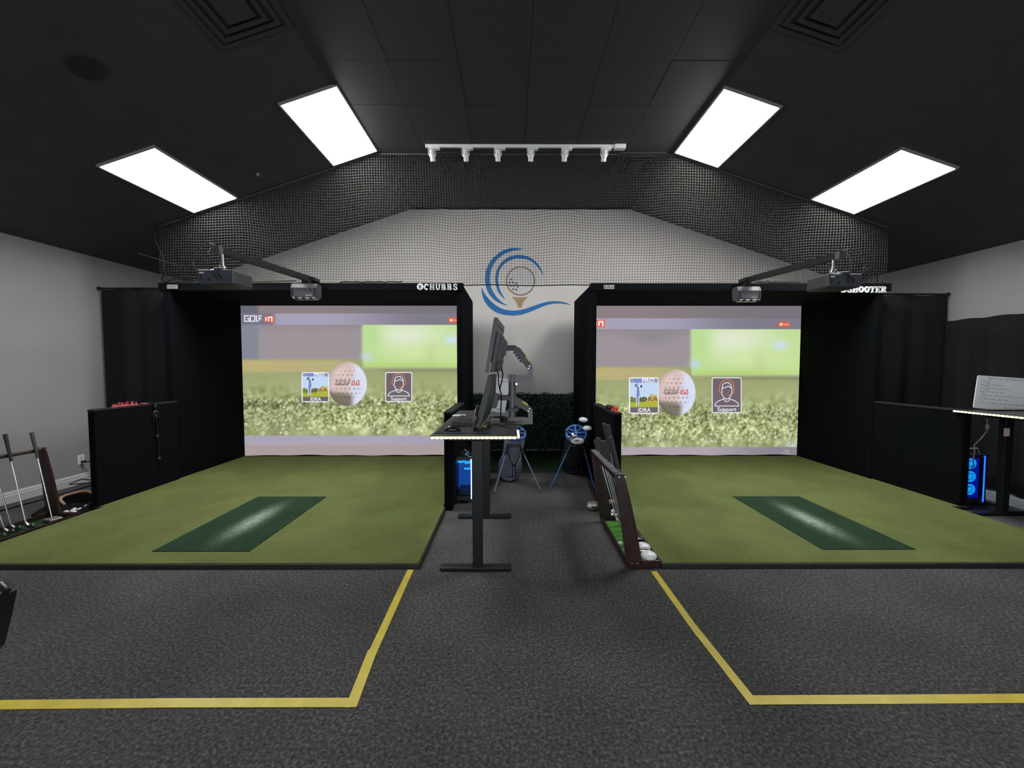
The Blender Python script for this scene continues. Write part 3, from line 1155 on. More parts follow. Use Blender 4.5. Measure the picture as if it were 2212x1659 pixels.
def word(s, x0, z0, wd, h, gap, label, ball_x):
    t = thing('sign_lettering', label, 'sign', (x0, Y0 - .055, z0), 'sign letters on the bay beams')
    for i, ch in enumerate(s):
        letter(ch, x0 + i * (wd + gap), z0, wd, h, t)
    bl = B().lathe([(0, 0), (.042, 0), (.042, .012), (.032, .016), (0, .016)], (ball_x, Y0 - .046, z0 + .042), (0, -1, 0), 24).obj('ball_icon', LETW, t)
    b = B()
    b.prism([(ball_x - .004 + .017 * math.cos(2 * PI * k / 20), z0 + .044 + .025 * math.sin(2 * PI * k / 20)) for k in range(20)], 'y', Y0 - .064, Y0 - .061)
    b.obj('icon_shade', M('icon_slate', (.10, .12, .16), .5), bl)


word('CHUBBS', -1.117, 2.494, .064, .082, .0105, 'white slab letters with ball icon at the right end of the left beam', -1.162)
word('SHOOTER', 4.335, 2.464, .066, .082, .0075, 'white slab letters with ball icon at the right end of the right beam', 4.288)

# ------------------------------------------------------------------ safety net
nt_ = thing('safety_net', 'black square-mesh golf net hanging from the ceiling above both bays', 'net', (0.2, Y0, 2.57))
NETM = M('net_cord', (.036, .033, .031), .9, spec=.05)
cell, rad = .0345, .0027
x0n, x1n = -4.50, 4.86
cols = int((x1n - x0n) / cell)
zb = 2.572


def npt(x, z):
    top = zs(x)
    f = max(0.0, min(1.0, (z - zb) / max(.05, top - zb)))
    e = math.sin(PI * f)
    yy = Y0 - .015 + e * (.035 * math.sin(x * 2.1 + 1) + .018 * math.sin(x * 5.3 + z * 2))
    zz = z + e * (.016 * math.sin(x * 3.1) + .010 * math.sin(x * 7.7 + z)) - .01 * (1 - f) * (math.sin(x * 6) + 1) * .5
    xx = x + e * .010 * math.sin(z * 6 + x * 1.3)
    return (xx, yy, min(zz, zs(xx) - .004))


vs, fs = [], []


def strand(pts):
    if len(pts) < 2:
        return
    base_i = len(vs)
    for i, p in enumerate(pts):
        a = Vector(pts[max(0, i - 1)])
        c_ = Vector(pts[min(len(pts) - 1, i + 1)])
        d = (c_ - a).normalized()
        s = d.cross(Vector((0, 1, 0))).normalized()
        t = d.cross(s)
        for k in range(3):
            an = 2 * PI * k / 3
            q = Vector(p) + (s * math.cos(an) + t * math.sin(an)) * rad
            vs.append((q.x, q.y, q.z))
    for i in range(len(pts) - 1):
        a, b_ = base_i + 3 * i, base_i + 3 * i + 3
        for k in range(3):
            fs.append((a + k, a + (k + 1) % 3, b_ + (k + 1) % 3, b_ + k))


for i in range(cols + 1):
    x = x0n + i * cell
    n = int((zs(x) - zb) / cell)
    strand([npt(x, zb + k * cell) for k in range(n + 1)] + ([npt(x, zs(x) - .005)] if zs(x) - zb - n * cell > .01 else []))
for k in range(1, int((H - zb) / cell) + 1):
    z = zb + k * cell
    strand([npt(x0n + i * cell, z) for i in range(cols + 1) if zs(x0n + i * cell) >= z])
me = bpy.data.meshes.new('net_mesh')
me.from_pydata(vs, [], fs)
me.materials.append(NETM)
o = bpy.data.objects.new('net_mesh', me)
C.objects.link(o)
o.parent = nt_
o.location = (-.2, -Y0, -2.57)
o['kind'] = 'stuff'
B().tube([(x0n + (x1n - x0n) * k / 150, npt(x0n + (x1n - x0n) * k / 150, zb)[1], npt(x0n + (x1n - x0n) * k / 150, zb)[2] - .002) for k in range(151)], .007, 6).obj('lower_rope', CABLE, nt_)
rp = [(x, Y0 - .015, zs(x) - .008) for x in (x0n, -3.0, FL, 0, FR, 3.2, x1n)]
B().tube(rp, .006, 6).obj('upper_rope', M('rope_grey', (.11, .10, .095), .7), nt_)
for xa, xb in ((-2.2, -1.4), (3.15, 3.75)):
    B().tube([(xa + (xb - xa) * k / 14, Y0 - .03, 2.596 + .012 * abs(math.sin(k * 1.9))) for k in range(15)], .008, 6).obj('gathered_edge', CABLE, nt_)

# ------------------------------------------------------------------ curtains
def curtain(name_pts, z0, z1, amp, label, rod=None, rz=None, folds=None, thin=.006):
    """name_pts: from, to in plan; folds run across"""
    (ax, ay), (bx, by) = name_pts
    L_ = math.hypot(bx - ax, by - ay)
    d = Vector(((bx - ax) / L_, (by - ay) / L_))
    nn = Vector((-d.y, d.x))
    t = thing('curtain', label, 'curtain', ((ax + bx) / 2, (ay + by) / 2, z0))
    n = int(L_ / .02)
    b = B()
    rows = 10
    grid = []
    for j in range(rows + 1):
        f = j / rows
        z = z1 + (z0 - z1) * f
        row = []
        for i in range(n + 1):
            s = i / n * L_
            w_ = amp * (.25 + .75 * f ** .7) * (math.sin(s * folds + math.sin(s * 2.3) * 1.5) + .4 * math.sin(s * folds * 2.1 + 1 + f))
            p = Vector((ax, ay)) + d * s + nn * w_
            zj = z - (.006 * (1 + math.sin(s * folds * 1.0)) if j == 0 else 0)
            row.append(b._v((p.x, p.y, zj)))
        grid.append(row)
    for j in range(rows):
        for i in range(n):
            b.bm.faces.new((grid[j][i], grid[j][i + 1], grid[j + 1][i + 1], grid[j + 1][i]))
    o = b.obj('cloth', CURTAIN, t, 60)
    md = o.modifiers.new('thick', 'SOLIDIFY')
    md.thickness = thin
    if rod:
        rb = B().tube(rod, .013, 10)
        e = rod[rz]
        rb.ball(e, .026)
        rb.obj('rod', BLACK_MET, t, 40)
    return t


curtain(((-5.50, 5.50), (-4.50, 5.48)), .03, 2.555, .030, 'black corner curtain between the left wall and the left bay', [(-5.53, 5.50, 2.562), (-4.545, 5.48, 2.555)], 0, 13)
curtain(((4.86, 5.48), (5.86, 5.46)), .03, 2.475, .030, 'black corner curtain between the right bay and the right wall', [(4.93, 5.48, 2.487), (5.87, 5.46, 2.482)], 1, 11)
curtain(((5.84, 1.2), (5.84, 5.44)), .03, 2.128, .025, 'long black curtain hung along the right wall above the white board', None, 0, 17)

# ------------------------------------------------------------------ projector booms, projectors, sensors
def tilt_box(b, c, sx, sy, sz, rot):
    m = Matrix.Translation(c) @ rot
    v = [m @ Vector((x * sx / 2, y * sy / 2, z * sz / 2)) for z in (-1, 1) for x, y in ((-1, -1), (1, -1), (1, 1), (-1, 1))]
    b.hexa(v)


def boom(p0, p1, label, sgn):
    t = thing('projector_boom', label, 'mounting arm', p1)
    p0, p1 = Vector(p0), Vector(p1)
    d = (p1 - p0)
    rot = d.to_track_quat('Y', 'Z').to_matrix().to_4x4()
    b = B()
    tilt_box(b, (p0 + p1) / 2, .06, d.length, .06, rot)
    b.obj('arm', BLACK_MET, t)
    b = B()
    for o_ in (-.018, .018):
        tilt_box(b, (p0 + p1) / 2 + Vector((o_, 0, -.031)), .012, d.length * .99, .006, rot)
    b.obj('slot_rail', DARK_GREY, t)
    b = B()
    tilt_box(b, p0 + Vector((0, .02, 0)), .068, .05, .068, rot)
    b.obj('end_cap', GREY_PL, t)
    b = B()
    tilt_box(b, p1 + Vector((0, -.06, -.005)), .11, .16, .045, Matrix.Identity(4))
    b.obj('clamp', BLACK_MET, t)
    B().tube([p0 + Vector((.0, .05, .03)), p0 + Vector((-.05 * sgn, -.02, .05)), p0 + Vector((-.13 * sgn, -.05, -.02)), p0 + Vector((-.17 * sgn, -.05, -.12)), p0 + Vector((-.15 * sgn, -.02, -.22))], .005, 6).obj('cable', M('cable_grey', (.06, .06, .062), .5), t)
    B().tube([p0 + Vector((-.03 * sgn, .0, .02)), p0 + Vector((-.05 * sgn, -.04, -.06)), p0 + Vector((-.05 * sgn, -.03, -.2))], .004, 6).obj('cable', MATS['cable_grey'], t)
    return t


boom((-2.60, 3.62, 2.548), (-2.53, 5.28, 2.620), 'black arm reaching out from the left beam with a projector at its tip', 1)
boom((3.06, 3.77, 2.545), (3.015, 5.28, 2.620), 'black arm reaching out from the right beam with a projector at its tip', -1)


def projector(cx_, yf, zt, label, lens_x):
    wd, dp, h = .315, .27, .125
    t = thing('projector', label, 'projector', (cx_, yf + dp / 2, zt - h))
    B().box(cx_ - wd / 2, cx_ + wd / 2, yf + .012, yf + dp, zt - h, zt, .012).obj('body', DARK_GREY, t)
    f = B().box(cx_ - wd / 2 + .004, cx_ + wd / 2 - .004, yf, yf + .014, zt - h + .004, zt - .004, .006).obj('port_panel', M('panel_slate', (.065, .068, .085), .4), t)
    B().box(cx_ - wd / 2 + .025, cx_ - wd / 2 + .062, yf - .003, yf + .002, zt - .036, zt - .024).obj('white_label', M('label_glow', (.8, .8, .82), .4), f)
    b = B()
    for k in range(3):
        b.lathe([(.006, 0), (.006, .003)], (cx_ - wd / 2 + .035, yf, zt - .055 - k * .014), (0, -1, 0), 10)
    for k in range(4):
        b.box(cx_ + .02 + k * .032, cx_ + .045 + k * .032, yf - .002, yf + .001, zt - .098, zt - .086)
    b.box(cx_ - .06, cx_ - .045, yf - .002, yf + .001, zt - .1, zt - .08)
    b.obj('sockets', M('socket_black', (.008, .008, .008), .5), f)
    b = B()
    for k in range(4):
        b.box(cx_ + .025 + k * .032, cx_ + .040 + k * .032, yf - .003, yf - .0015, zt - .095, zt - .089)
    b.obj('socket_metal', CHROME, f)
    b = B()
    mx = lens_x
    for a, c_ in ((-.06, .05), (.06, .05), (-.06, .17), (.06, .17)):
        b.tube([(mx + a, yf + c_, zt - .002), (mx + a * .3, yf + .11, zt + .035)], .007, 8)
        b.lathe([(.014, 0), (.014, .008)], (mx + a, yf + c_, zt - .002), (0, 0, 1), 10)
    b.lathe([(.032, .03), (.032, .05), (.02, .055), (.02, .08)], (mx, yf + .11, zt), (0, 0, 1), 16)
    b.obj('mount_bracket', CHROME, t, 40)
    B().tube([(mx, yf + .11, zt + .07), (mx, yf + .11, zt + .205)], .016, 14).obj('drop_tube', CHROME, t, 40)
    B().box(cx_ - .02, cx_ + .055, yf + .01, yf + .06, zt, zt + .02, .004).obj('adapter', M('adapter_slate', (.10, .105, .15), .4), t)
    b = B().tube([(cx_ + .02, yf - .005, zt - .02), (cx_ + .045, yf - .03, zt - .05), (cx_ + .07, yf - .01, zt - .085)], .004, 6)
    b.tube([(cx_ + .03, yf - .004, zt - .09), (cx_ + .0, yf - .03, zt - .04), (cx_ - .01, yf - .01, zt + .01)], .003, 6)
    b.obj('cable', CABLE, t)


projector(-2.572, 3.56, 2.360, 'dark projector hanging under the tip of the left boom arm', -2.585)
projector(3.068, 3.74, 2.370, 'dark projector hanging under the tip of the right boom arm', 3.045)


def sensor(x0, x1, yf, z0, z1, label, txt_dim):
    cxm = (x0 + x1) / 2
    t = thing('launch_monitor', label, 'overhead sensor', (cxm, yf + .06, z0))
    pr = [(yf, z1 - .055), (yf + .004, z0 + .012), (yf + .03, z0), (yf + .13, z0 + .01), (yf + .15, z1 - .03), (yf + .12, z1), (yf + .03, z1)]
    B().prism(pr, 'x', x0 + .012, x1 - .004).obj('body', DARK_GREY, t)
    for xx in (x0, x1 - .010):
        B().prism([(a - .004, c_) for a, c_ in pr], 'x', xx, xx + .012).obj('side_cheek', M('cheek_grey', (.05, .05, .056), .5), t)
    fp = B().box(x0 + .035, x1 - .03, yf - .008, yf, z0 + .018, z1 - .05, .003).obj('face_plate', M('face_slate', (.085, .08, .09), .35), t)
    text_mesh('IDRA', .062, (cxm + .01, yf - .0095, z0 + .095), M('ink_dim', (.03, .03, .035), .4), 'lettering', fp, xs=1.4)
    text_mesh('GOLFIN', .020, (x1 - .085, yf - .0095, z0 + .032), M('ink_white', (.8, .8, .8), .4), 'lettering', fp)
    lip = B().box(x0 + .02, x1 - .01, yf - .01, yf + .10, z0 - .012, z0 + .012, .008).obj('lens_bar', M('lens_bar_grey', (.22, .22, .22), .4), t)
    for k in range(3):
        B().lathe([(.022, 0), (.020, .006), (.0, .004)], (x0 + .07 + k * .085, yf - .004, z0 - .004), (0, -.6, -1), 16).obj('lens', M('lens_black', (.004, .004, .005), .15), lip)
    B().box(cxm - .04, cxm + .04, yf + .04, yf + .12, z1 - .005, z1 + .05, .004).obj('hanger', BLACK_MET, t)


sensor(-2.637, -2.335, 4.90, 2.335, 2.512, 'grey sensor box with three lenses hanging from the left boom near the beam', 1)
sensor(2.793, 3.071, 5.00, 2.328, 2.50, 'grey sensor box with three lenses hanging from the right boom near the beam', 1)

b = B().tube([(-4.54, 5.25, zs(-4.54) - .012), (-4.52, 5.22, 3.12), (-4.44, 5.20, 2.98), (-4.40, 5.2, 2.86), (-4.41, 5.21, 2.70), (-4.46, 5.23, 2.61), (-4.42, 5.25, 2.595), (-4.3, 5.24, 2.64), (-4.1, 5.24, 2.63), (-3.9, 5.22, 2.68), (-3.78, 5.21, 2.68), (-3.6, 5.22, 2.62)], .008, 8)
b.tube([(-4.44, 5.21, 2.66), (-4.36, 5.2, 2.62), (-4.3, 5.21, 2.598), (-3.2, 5.24, 2.600), (-2.75, 5.24, 2.61)], .006, 6)
tag(b.obj('power_cable', CABLE, None, 60), 'black cable dropping from the left ceiling slope onto the end of the left beam', 'cable')
b = B().tube([(4.55, 5.24, 2.60), (4.60, 5.22, 2.70), (4.57, 5.2, 2.78), (4.52, 5.21, 2.73), (4.58, 5.2, 2.66), (4.50, 5.24, 2.598)], .007, 6)
b.tube([(4.20, 5.24, 2.60), (4.35, 5.2, 2.66), (4.52, 5.22, 2.62), (4.68, 5.2, 2.66), (4.72, 5.24, 2.60)], .006, 6)
tag(b.obj('power_cable', CABLE, None, 60), 'small tangle of black cable above the right end of the right beam', 'cable')

# ------------------------------------------------------------------ desks
DESKT = M('desk_top', (.030, .031, .030), .45, noise=.25, scale=30, spec=.4)
LEDM = EM('led_glow', (1.0, .95, .50), 13.0)
LEDW = EM('led_glow_white', (1.0, .98, .80), 9.0)


def desk(x0, x1, y0, y1, zt, feet, label, led_edges, ledm):
    cxm = (x0 + x1) / 2
    t = thing('standing_desk', label, 'desk', (cxm, (y0 + y1) / 2, 0))
    B().box(x0, x1, y0, y1, zt - .025, zt, .003).obj('table_top', DESKT, t)
    for fy in feet:
        B().box(cxm - .265, cxm + .265, fy - .035, fy + .035, 0.0, .028, .006).obj('foot', BLACK_MET, t)
        lx = cxm + .014
        lg_ = B().box(lx - .037, lx + .037, fy - .028, fy + .028, .0, .42, .003).obj('leg', BLACK_MET, t)
        B().box(lx - .041, lx + .041, fy - .031, fy + .031, .40, zt - .06, .003).obj('leg_sleeve', BLACK_MET, lg_)
        B().box(cxm - .22, cxm + .22, fy - .03, fy + .03, zt - .06, zt - .026, .003).obj('leg_bracket', BLACK_MET, lg_)
    B().box(cxm - .05, cxm + .05, feet[0], feet[1], zt - .065, zt - .028).obj('cross_bar', BLACK_MET, t)
    for (kind, a, b_, n) in led_edges:
        if kind == 'x':
            s = B().box(a, b_, y0 - .006, y0 - .0005, zt - .022, zt - .006).obj('led_strip', EM('led_tape', (1.0, .86, .36), 1.1), t)
        elif kind == 'l':
            s = B().box(x0 - .006, x0 - .0005, a, b_, zt - .022, zt - .006).obj('led_strip', EM('led_tape', (1.0, .86, .36), 1.1), t)
        else:
            s = B().box(x1 + .0005, x1 + .006, a, b_, zt - .022, zt - .006).obj('led_strip', EM('led_tape', (1.0, .86, .36), 1.1), t)
        l0 = None
        for k in range(n):
            p = a + (b_ - a) * (k + .5) / n
            if l0 is None:
                l0 = B().ball((0, 0, 0), .0095, (1.15, 1, .85) if kind == 'x' else (1, 1.15, .85), 8, 5).obj('led', ledm, s, 40, True)
                o = l0
            else:
                o = l0.copy()
                C.objects.link(o)
            q = Vector((p, y0 - .008, zt - .014)) if kind == 'x' else (Vector((x0 - .008, p, zt - .014)) if kind == 'l' else Vector((x1 + .008, p, zt - .014)))
            o.location = q - t.location
    return t


ZD = 1.035
desk(-.565, .045, 2.80, 4.40, ZD, (2.965, 4.0), 'black standing desk with glowing LED edge between the two bays', [('x', -.56, .04, 19), ('r', 2.81, 3.10, 9)], LEDM)
ZR = 1.057
desk(4.70, 5.31, 2.70, 4.27, ZR, (3.02, 4.055), 'black standing desk with white LED edge at the right frame edge', [('l', 2.72, 4.26, 44)], LEDW)

# desk things ------------------------------------------------------------------
tag(B().box(-.545, -.155, 2.885, 3.78, ZD, ZD + .004, .0015).obj('desk_mat', M('mat_black', (.014, .014, .014), .8)), 'thin black desk mat under the keyboard and mouse', 'desk mat')
kb = thing('keyboard', 'black keyboard lying lengthwise on the desk mat', 'keyboard', (-.385, 3.42, ZD + .004))
km = Matrix.Translation((-.385, 3.42, ZD + .0045)) @ Matrix.Rotation(math.radians(-3), 4, 'Z') @ Matrix.Rotation(math.radians(6), 4, 'Y') @ Matrix.Translation((0, 0, .012))
B(km).box(-.085, .085, -.225, .225, -.010, .010, .004).obj('body', GREY_PL, kb)
b = B(km)
for i in range(5):
    for j in range(14):
        b.box(-.078 + i * .032, -.050 + i * .032, -.218 + j * .0315, -.190 + j * .0315, .010, .018)
o = b.obj('keys', M('key_black', (.018, .018, .02), .5), kb)
o['kind'] = 'stuff'
ms = thing('mouse', 'black curved computer mouse at the front of the desk mat', 'mouse', (-.435, 2.985, ZD + .004))
B(Matrix.Translation((-.435, 2.985, ZD + .004))).ball((0, 0, .010), 1, (.060, .034, .030), 18, 10).obj('shell', M('mouse_black', (.02, .02, .022), .2), ms, 60)
B().box(-.50, -.37, 2.962, 3.01, ZD + .0041, ZD + .010, .002).obj('base', BLACK_PL, ms)
B().lathe([(.006, -.004), (.008, 0), (.006, .004)], (-.462, 2.985, ZD + .038), (0, 1, 0), 12).obj('scroll_wheel', GREY_PL, ms)
tag(B().box(-.560, -.44, 3.83, 3.93, ZD, ZD + .012, .003).obj('tablet', M('tablet_white', (.62, .62, .62), .4)), 'small white box on the desk behind the keyboard', 'box')
dm = thing('dome_display', 'dark round dome-backed disc standing on edge at the front of the desk', 'desk device', (-.262, 3.0, ZD + .004))
B().lathe([(0, -.004), (.092, -.004), (.096, 0), (.094, .010), (.080, .030), (.055, .044), (.025, .051), (0, .052)], (-.262, 3.00, ZD + .100), (1, 0, -.15), 30).obj('shell', M('dome_grey', (.030, .030, .036), .3), dm, 40)
B().lathe([(.095, -.007), (.098, -.004), (.095, .0)], (-.262, 3.00, ZD + .100), (1, 0, -.15), 30).obj('rim', M('dome_rim', (.22, .22, .24), .3), dm, 40)
B().box(-.28, -.20, 2.96, 3.04, ZD + .0042, ZD + .012, .003).obj('foot', BLACK_PL, dm)
tag(B().box(-.222, -.190, 3.16, 3.20, ZD + .0005, ZD + .018, .003).obj('sticky_note', M('orange_eraser', (.72, .42, .10), .5)), 'small orange block on the desk beside the dark disc', 'block')


def monitor(ctr, U, V, hu, hv, bulge, label, mat, curved):
    U = Vector(U).normalized()
    V = (Vector(V) - U * Vector(V).dot(U)).normalized()
    N = U.cross(V)
    m = Matrix(((U.x, V.x, N.x, ctr[0]), (U.y, V.y, N.y, ctr[1]), (U.z, V.z, N.z, ctr[2]), (0, 0, 0, 1)))
    t = thing('monitor', label, 'monitor', ctr)
    if curved:
        # swept back shell: depth grows to the middle
        b = B(m)
        pr = [(-hv, -.012), (hv, -.012), (hv, .012), (hv * .8, .030), (hv * .2, .055), (-hv * .3, .060), (-hv * .8, .04), (-hv, .015)]
        pp = [(-hu, .35), (-hu * .7, .8), (0, 1.0), (hu * .7, .8), (hu, .35)]
        rings = []
        for (u_, s_) in pp:
            rings.append([b._v((u_, v_, n_ if n_ < .013 else .012 + (n_ - .012) * s_)) for v_, n_ in pr])
        for r0, r1 in zip(rings, rings[1:]):
            for k in range(len(pr)):
                k2 = (k + 1) % len(pr)
                b.bm.faces.new((r0[k], r0[k2], r1[k2], r1[k]))
        b.bm.faces.new(rings[0])
        b.bm.faces.new(list(reversed(rings[-1])))
        b.obj('housing', mat, t, 35)
    else:
        B(m).box(-hu, hu, -hv, hv, -.012, .014, .003).obj('housing', mat, t)
        B(m).box(-hu * .80, hu * .80, -hv * .98, hv * .55, .014, .016 + bulge * .35, .006).obj('rear_cover', mat, t)
        b = B(m)
        for v_ in (hv * .78, hv * .46):
            b.box(-hu * .72, hu * .72, v_ - .008, v_ + .008, .0145, .016 + (bulge * .36 if v_ < hv * .55 else 0))
        b.obj('vent_slot', BLACK_PL, t)
        B(m).box(-hu * .4, hu * .4, -hv * .55, hv * .38, .014, .030 + bulge * .7, .004).obj('port_block', M('block_dark', (.045, .044, .052), .4), t)
        B(m).box(-.11, .05, -hv * .9, -hv * .45, .02, .075, .006).obj('adapter_box', DARK_GREY, t)
        B(m).box(-hu * .98, -hu * .86, -hv * .98, -hv * .62, .013, .017).obj('pale_label', M('label_pale', (.5, .5, .5), .4), t)
    B(m).box(-hu + .008, hu - .008, -hv + .012, hv - .008, -.0135, -.0115).obj('screen', M('screen_glass', (.01, .01, .012), .1), t)
    B(m).box(-.055, .055, -.055, .055, .03, .085 if not curved else .09, .004).obj('mount_plate', GREY_PL, t)
    return m


m1 = monitor((-.118, 3.20, 1.668), (.055, 1, 0), (.17, 0, 1), .345, .196, .05, 'upper grey monitor seen edge on, facing the left bay, on an arm', GREY_PL, False)
m2 = monitor((-.190, 3.22, 1.262), (.03, 1, 0), (.25, 0, 1), .30, .195, .05, 'lower dark monitor seen edge on, facing the left bay, leaning back', M('monitor_dark', (.030, .034, .033), .5), True)

ma = thing('dual_monitor_stand', 'grey dual monitor arm on a clamped pole on the desk', 'monitor arm', (.012, 3.3, ZD))
AY0, AY1 = 3.27, 3.33
B().lathe([(.030, 0), (.030, .40)], (.012, 3.3, ZD + .01), (0, 0, 1), 20).obj('pole', MID_GREY, ma, 40)
B().lathe([(.095, 0.0005), (.095, .008), (.05, .016), (.045, .03), (.034, .034), (.034, .06)], (.000, 3.3, ZD), (0, 0, 1), 24).obj('base_plate', MID_GREY, ma, 40)
B().tube([(-.06, 3.2, ZD + .022), (-.01, 3.18, ZD + .026), (.05, 3.19, ZD + .03), (.09, 3.22, ZD + .035)], .006, 8).obj('clamp_lever', CHROME, ma)


def arm(zlo, zhi, tip, name):
    (x2, z2) = tip
    a = B().prism([(-.022, zlo), (.178, zlo), (.178, zlo + .10), (.160, zlo + .125), (.138, zlo + .118), (.142, zlo + .052), (-.022, zlo + .052)], 'y', AY0, AY1).obj(name, MID_GREY, ma)
    p0 = Vector((.152, zlo + .110))
    p1 = Vector((x2 + .03, z2))
    d = (p1 - p0).normalized()
    n_ = Vector((-d.y, d.x))
    if n_.y < 0:
        n_ = -n_
    pts = [p0 - d * .015 - n_ * .018, p0 - d * .02 + n_ * .022, p0 + d * .05 + n_ * .036, p1 - d * .03 + n_ * .032, p1 + d * .01 + n_ * .012, p1 - n_ * .022]
    B().prism([(p.x, p.y) for p in pts], 'y', AY0 + .004, AY1 - .004).obj('arm_cover', M('arm_dark', (.055, .057, .056), .5), a)
    cl = B()
    for k in range(4):
        q = p0 + (p1 - p0) * (.38 + .14 * k) - n_ * .018
        r_ = q - n_ * .018 + d * .01
        cl.prism([(q.x, q.y), ((q + d * .022).x, (q + d * .022).y), ((r_ + d * .012).x, (r_ + d * .012).y), ((r_ - d * .006).x, (r_ - d * .006).y)], 'y', AY0 + .02, AY1 - .02)
    cl.obj('cable_clip', BLACK_PL, a)
    st = p0 + (p1 - p0) * .34 + n_ * .037
    B().prism([((st + d * u + n_ * v).x, (st + d * u + n_ * v).y) for u, v in ((-.025, -.012), (.025, -.012), (.025, .002), (-.025, .002))], 'y', AY0 + .001, AY0 + .004).obj('yellow_sticker', M('sticker_yellow', (.62, .52, .10), .5), a)
    b = B()
    for q in (Vector((.142, zlo + .108)), Vector((.152, zlo + .128))):
        b.lathe([(.004, 0), (.004, .006)], (q.x, AY0 + .004, q.y), (0, -1, 0), 10)
    b.obj('bolt', CHROME, a)
    B().box(x2 - .055, x2 + .035, AY0 + .005, AY1 - .005, z2 - .022, z2 + .020, .004).obj('wrist', BLACK_PL, a)
    B().lathe([(.022, -.03), (.022, .03)], (x2 - .058, 3.3, z2), (0, 1, 0), 16).obj('tilt_joint', DARK_GREY, a)
    return a


arm(1.392, 1.68, (.005, 1.668), 'upper_arm')
arm(1.046, 1.27, (-.035, 1.262), 'lower_arm')
B().lathe([(.034, 0), (.034, .055)], (.012, 3.3, 1.395), (0, 0, 1), 20).obj('pole_cap', MID_GREY, ma, 40)
B().lathe([(.008, 0), (.008, .012)], (.045, AY0 - .004, 1.375), (0, -1, 0), 12).obj('lock_screw', CHROME, ma)
B().box(-.024, .062, 3.262, 3.31, 1.15, 1.18, .004).obj('cable_collar', DARK_GREY, ma)

WBM = M('board_white', (.90, .885, .90), .3)
INKB = M('marker_black', (.03, .03, .035), .6)


def scribble(b, x0, x1, z, hgt, T, rs):
    x = x0
    while x < x1:
        wlen = rs.uniform(.02, .055)
        pts = []
        n = max(4, int(wlen / .0045))
        for k in range(n + 1):
            pts.append((x + wlen * k / n, z + hgt * (.5 * math.sin(k * 2.1 + rs.random()) + .35 * (rs.random() - .5))))
        pts = [T(p) for p in pts]
        for a, c_ in zip(pts, pts[1:]):
            d = (Vector(c_) - Vector(a))
            if d.length < 1e-6:
                continue
            nn = d.normalized().cross(NRM).normalized() * .0012
            A, Bv = Vector(a), Vector(c_)
            b.flat([A + nn, Bv + nn, Bv - nn, A - nn])
        x += wlen + .012


def board(m, wd, h, label, lines):
    global NRM
    t = thing('whiteboard', label, 'whiteboard', m.translation)
    B(m).prism(rrect(-wd / 2, -h / 2, wd / 2, h / 2, .015), 'y', 0, .008).obj('panel', WBM, t)
    NRM = (m.to_3x3() @ Vector((0, -1, 0))).normalized()
    T = lambda p: tuple(m @ Vector((p[0], -.0012, p[1])))
    b = B()
    rs = random.Random(5)
    for (x0, x1, z, hh) in lines:
        scribble(b, x0, x1, z, hh, T, rs)
    o = b.obj('handwriting', INKB, t)
    o['kind'] = 'stuff'
    return t


mb = Matrix.Translation((-.152, 4.22, 1.222)) @ Matrix.Rotation(math.radians(9), 4, 'Y') @ Matrix.Rotation(math.radians(-8), 4, 'X')
board(mb, .24, .36, 'white board with handwriting propped behind the monitors on the middle desk',
      [(-.10, .10, .15, .014), (-.10, -.02, .11, .01), (-.10, .02, .07, .01), (-.02, .06, .02, .01), (-.1, .03, -.03, .01), (-.10, .02, -.10, .012), (-.10, .05, -.145, .012)])
mb = Matrix.Translation((5.125, 4.17, 1.232)) @ Matrix.Rotation(math.radians(-12), 4, 'Z') @ Matrix.Rotation(math.radians(4.5), 4, 'Y')
bd = board(mb, .50, .345, 'white board with handwritten list standing on the right desk',
           [(-.16, .2, .148, .014), (-.22, -.13, .115, .008), (-.18, -.16, .098, .005), (-.22, -.05, .080, .010), (-.19, -.17, .064, .005), (-.22, .02, .045, .010), (-.19, -.17, .028, .005), (-.22, -.02, .008, .010),
            (-.20, -.17, -.010, .005), (-.22, .2, -.030, .010), (-.20, -.17, -.048, .005), (-.22, .04, -.068, .010), (-.20, -.17, -.086, .005), (-.22, .22, -.108, .010), (.0, .2, -.145, .008)])
tag(B().box(4.90, 5.30, 4.13, 4.185, ZR, ZR + .012, .002).obj('board_ledge', BLACK_PL), 'thin black ledge under the white board on the right desk', 'ledge')

# cables and adapter on the desk
rs = random.Random(21)
for k in range(7):
    cx_, cy_ = rs.uniform(-.14, -.03), rs.uniform(3.40, 3.75)
    pts = []
    n = 16
    for i in range(n):
        a = i * .75 + k
        r = .045 + .035 * math.sin(i * .9 + k * 2)
        pts.append((cx_ + r * 1.1 * math.cos(a) + i * .003, cy_ + r * 1.6 * math.sin(a), ZD + .008 + .004 * k * .5 + .012 * abs(math.sin(i * 1.3 + k))))
    tag(B().tube(pts, .0042, 6).obj('desk_cable', CABLE, None, 60), 'loop of black cable in the tangle behind the monitors on the desk', 'cable', 'cable tangle on the desk')
tag(B().box(-.175, -.090, 3.36, 3.45, ZD + .0005, ZD + .035, .004).obj('power_adapter', M('adapter_grey', (.16, .16, .165), .4)), 'grey power adapter block among the cables on the desk', 'adapter')
b = B().tube([(-.075, 3.14, 1.52), (-.062, 3.16, 1.46), (-.070, 3.2, 1.40), (-.088, 3.22, 1.34), (-.075, 3.26, 1.28), (-.08, 3.3, 1.20), (-.085, 3.34, 1.10), (-.09, 3.38, 1.06)], .005, 6)
b.tube([(-.105, 3.12, 1.50), (-.095, 3.14, 1.44), (-.098, 3.18, 1.40), (-.085, 3.22, 1.32)], .0045, 6)
tag(b.obj('monitor_cable', CABLE, None, 60), 'black cables hanging from the upper monitor down to the desk', 'cable')


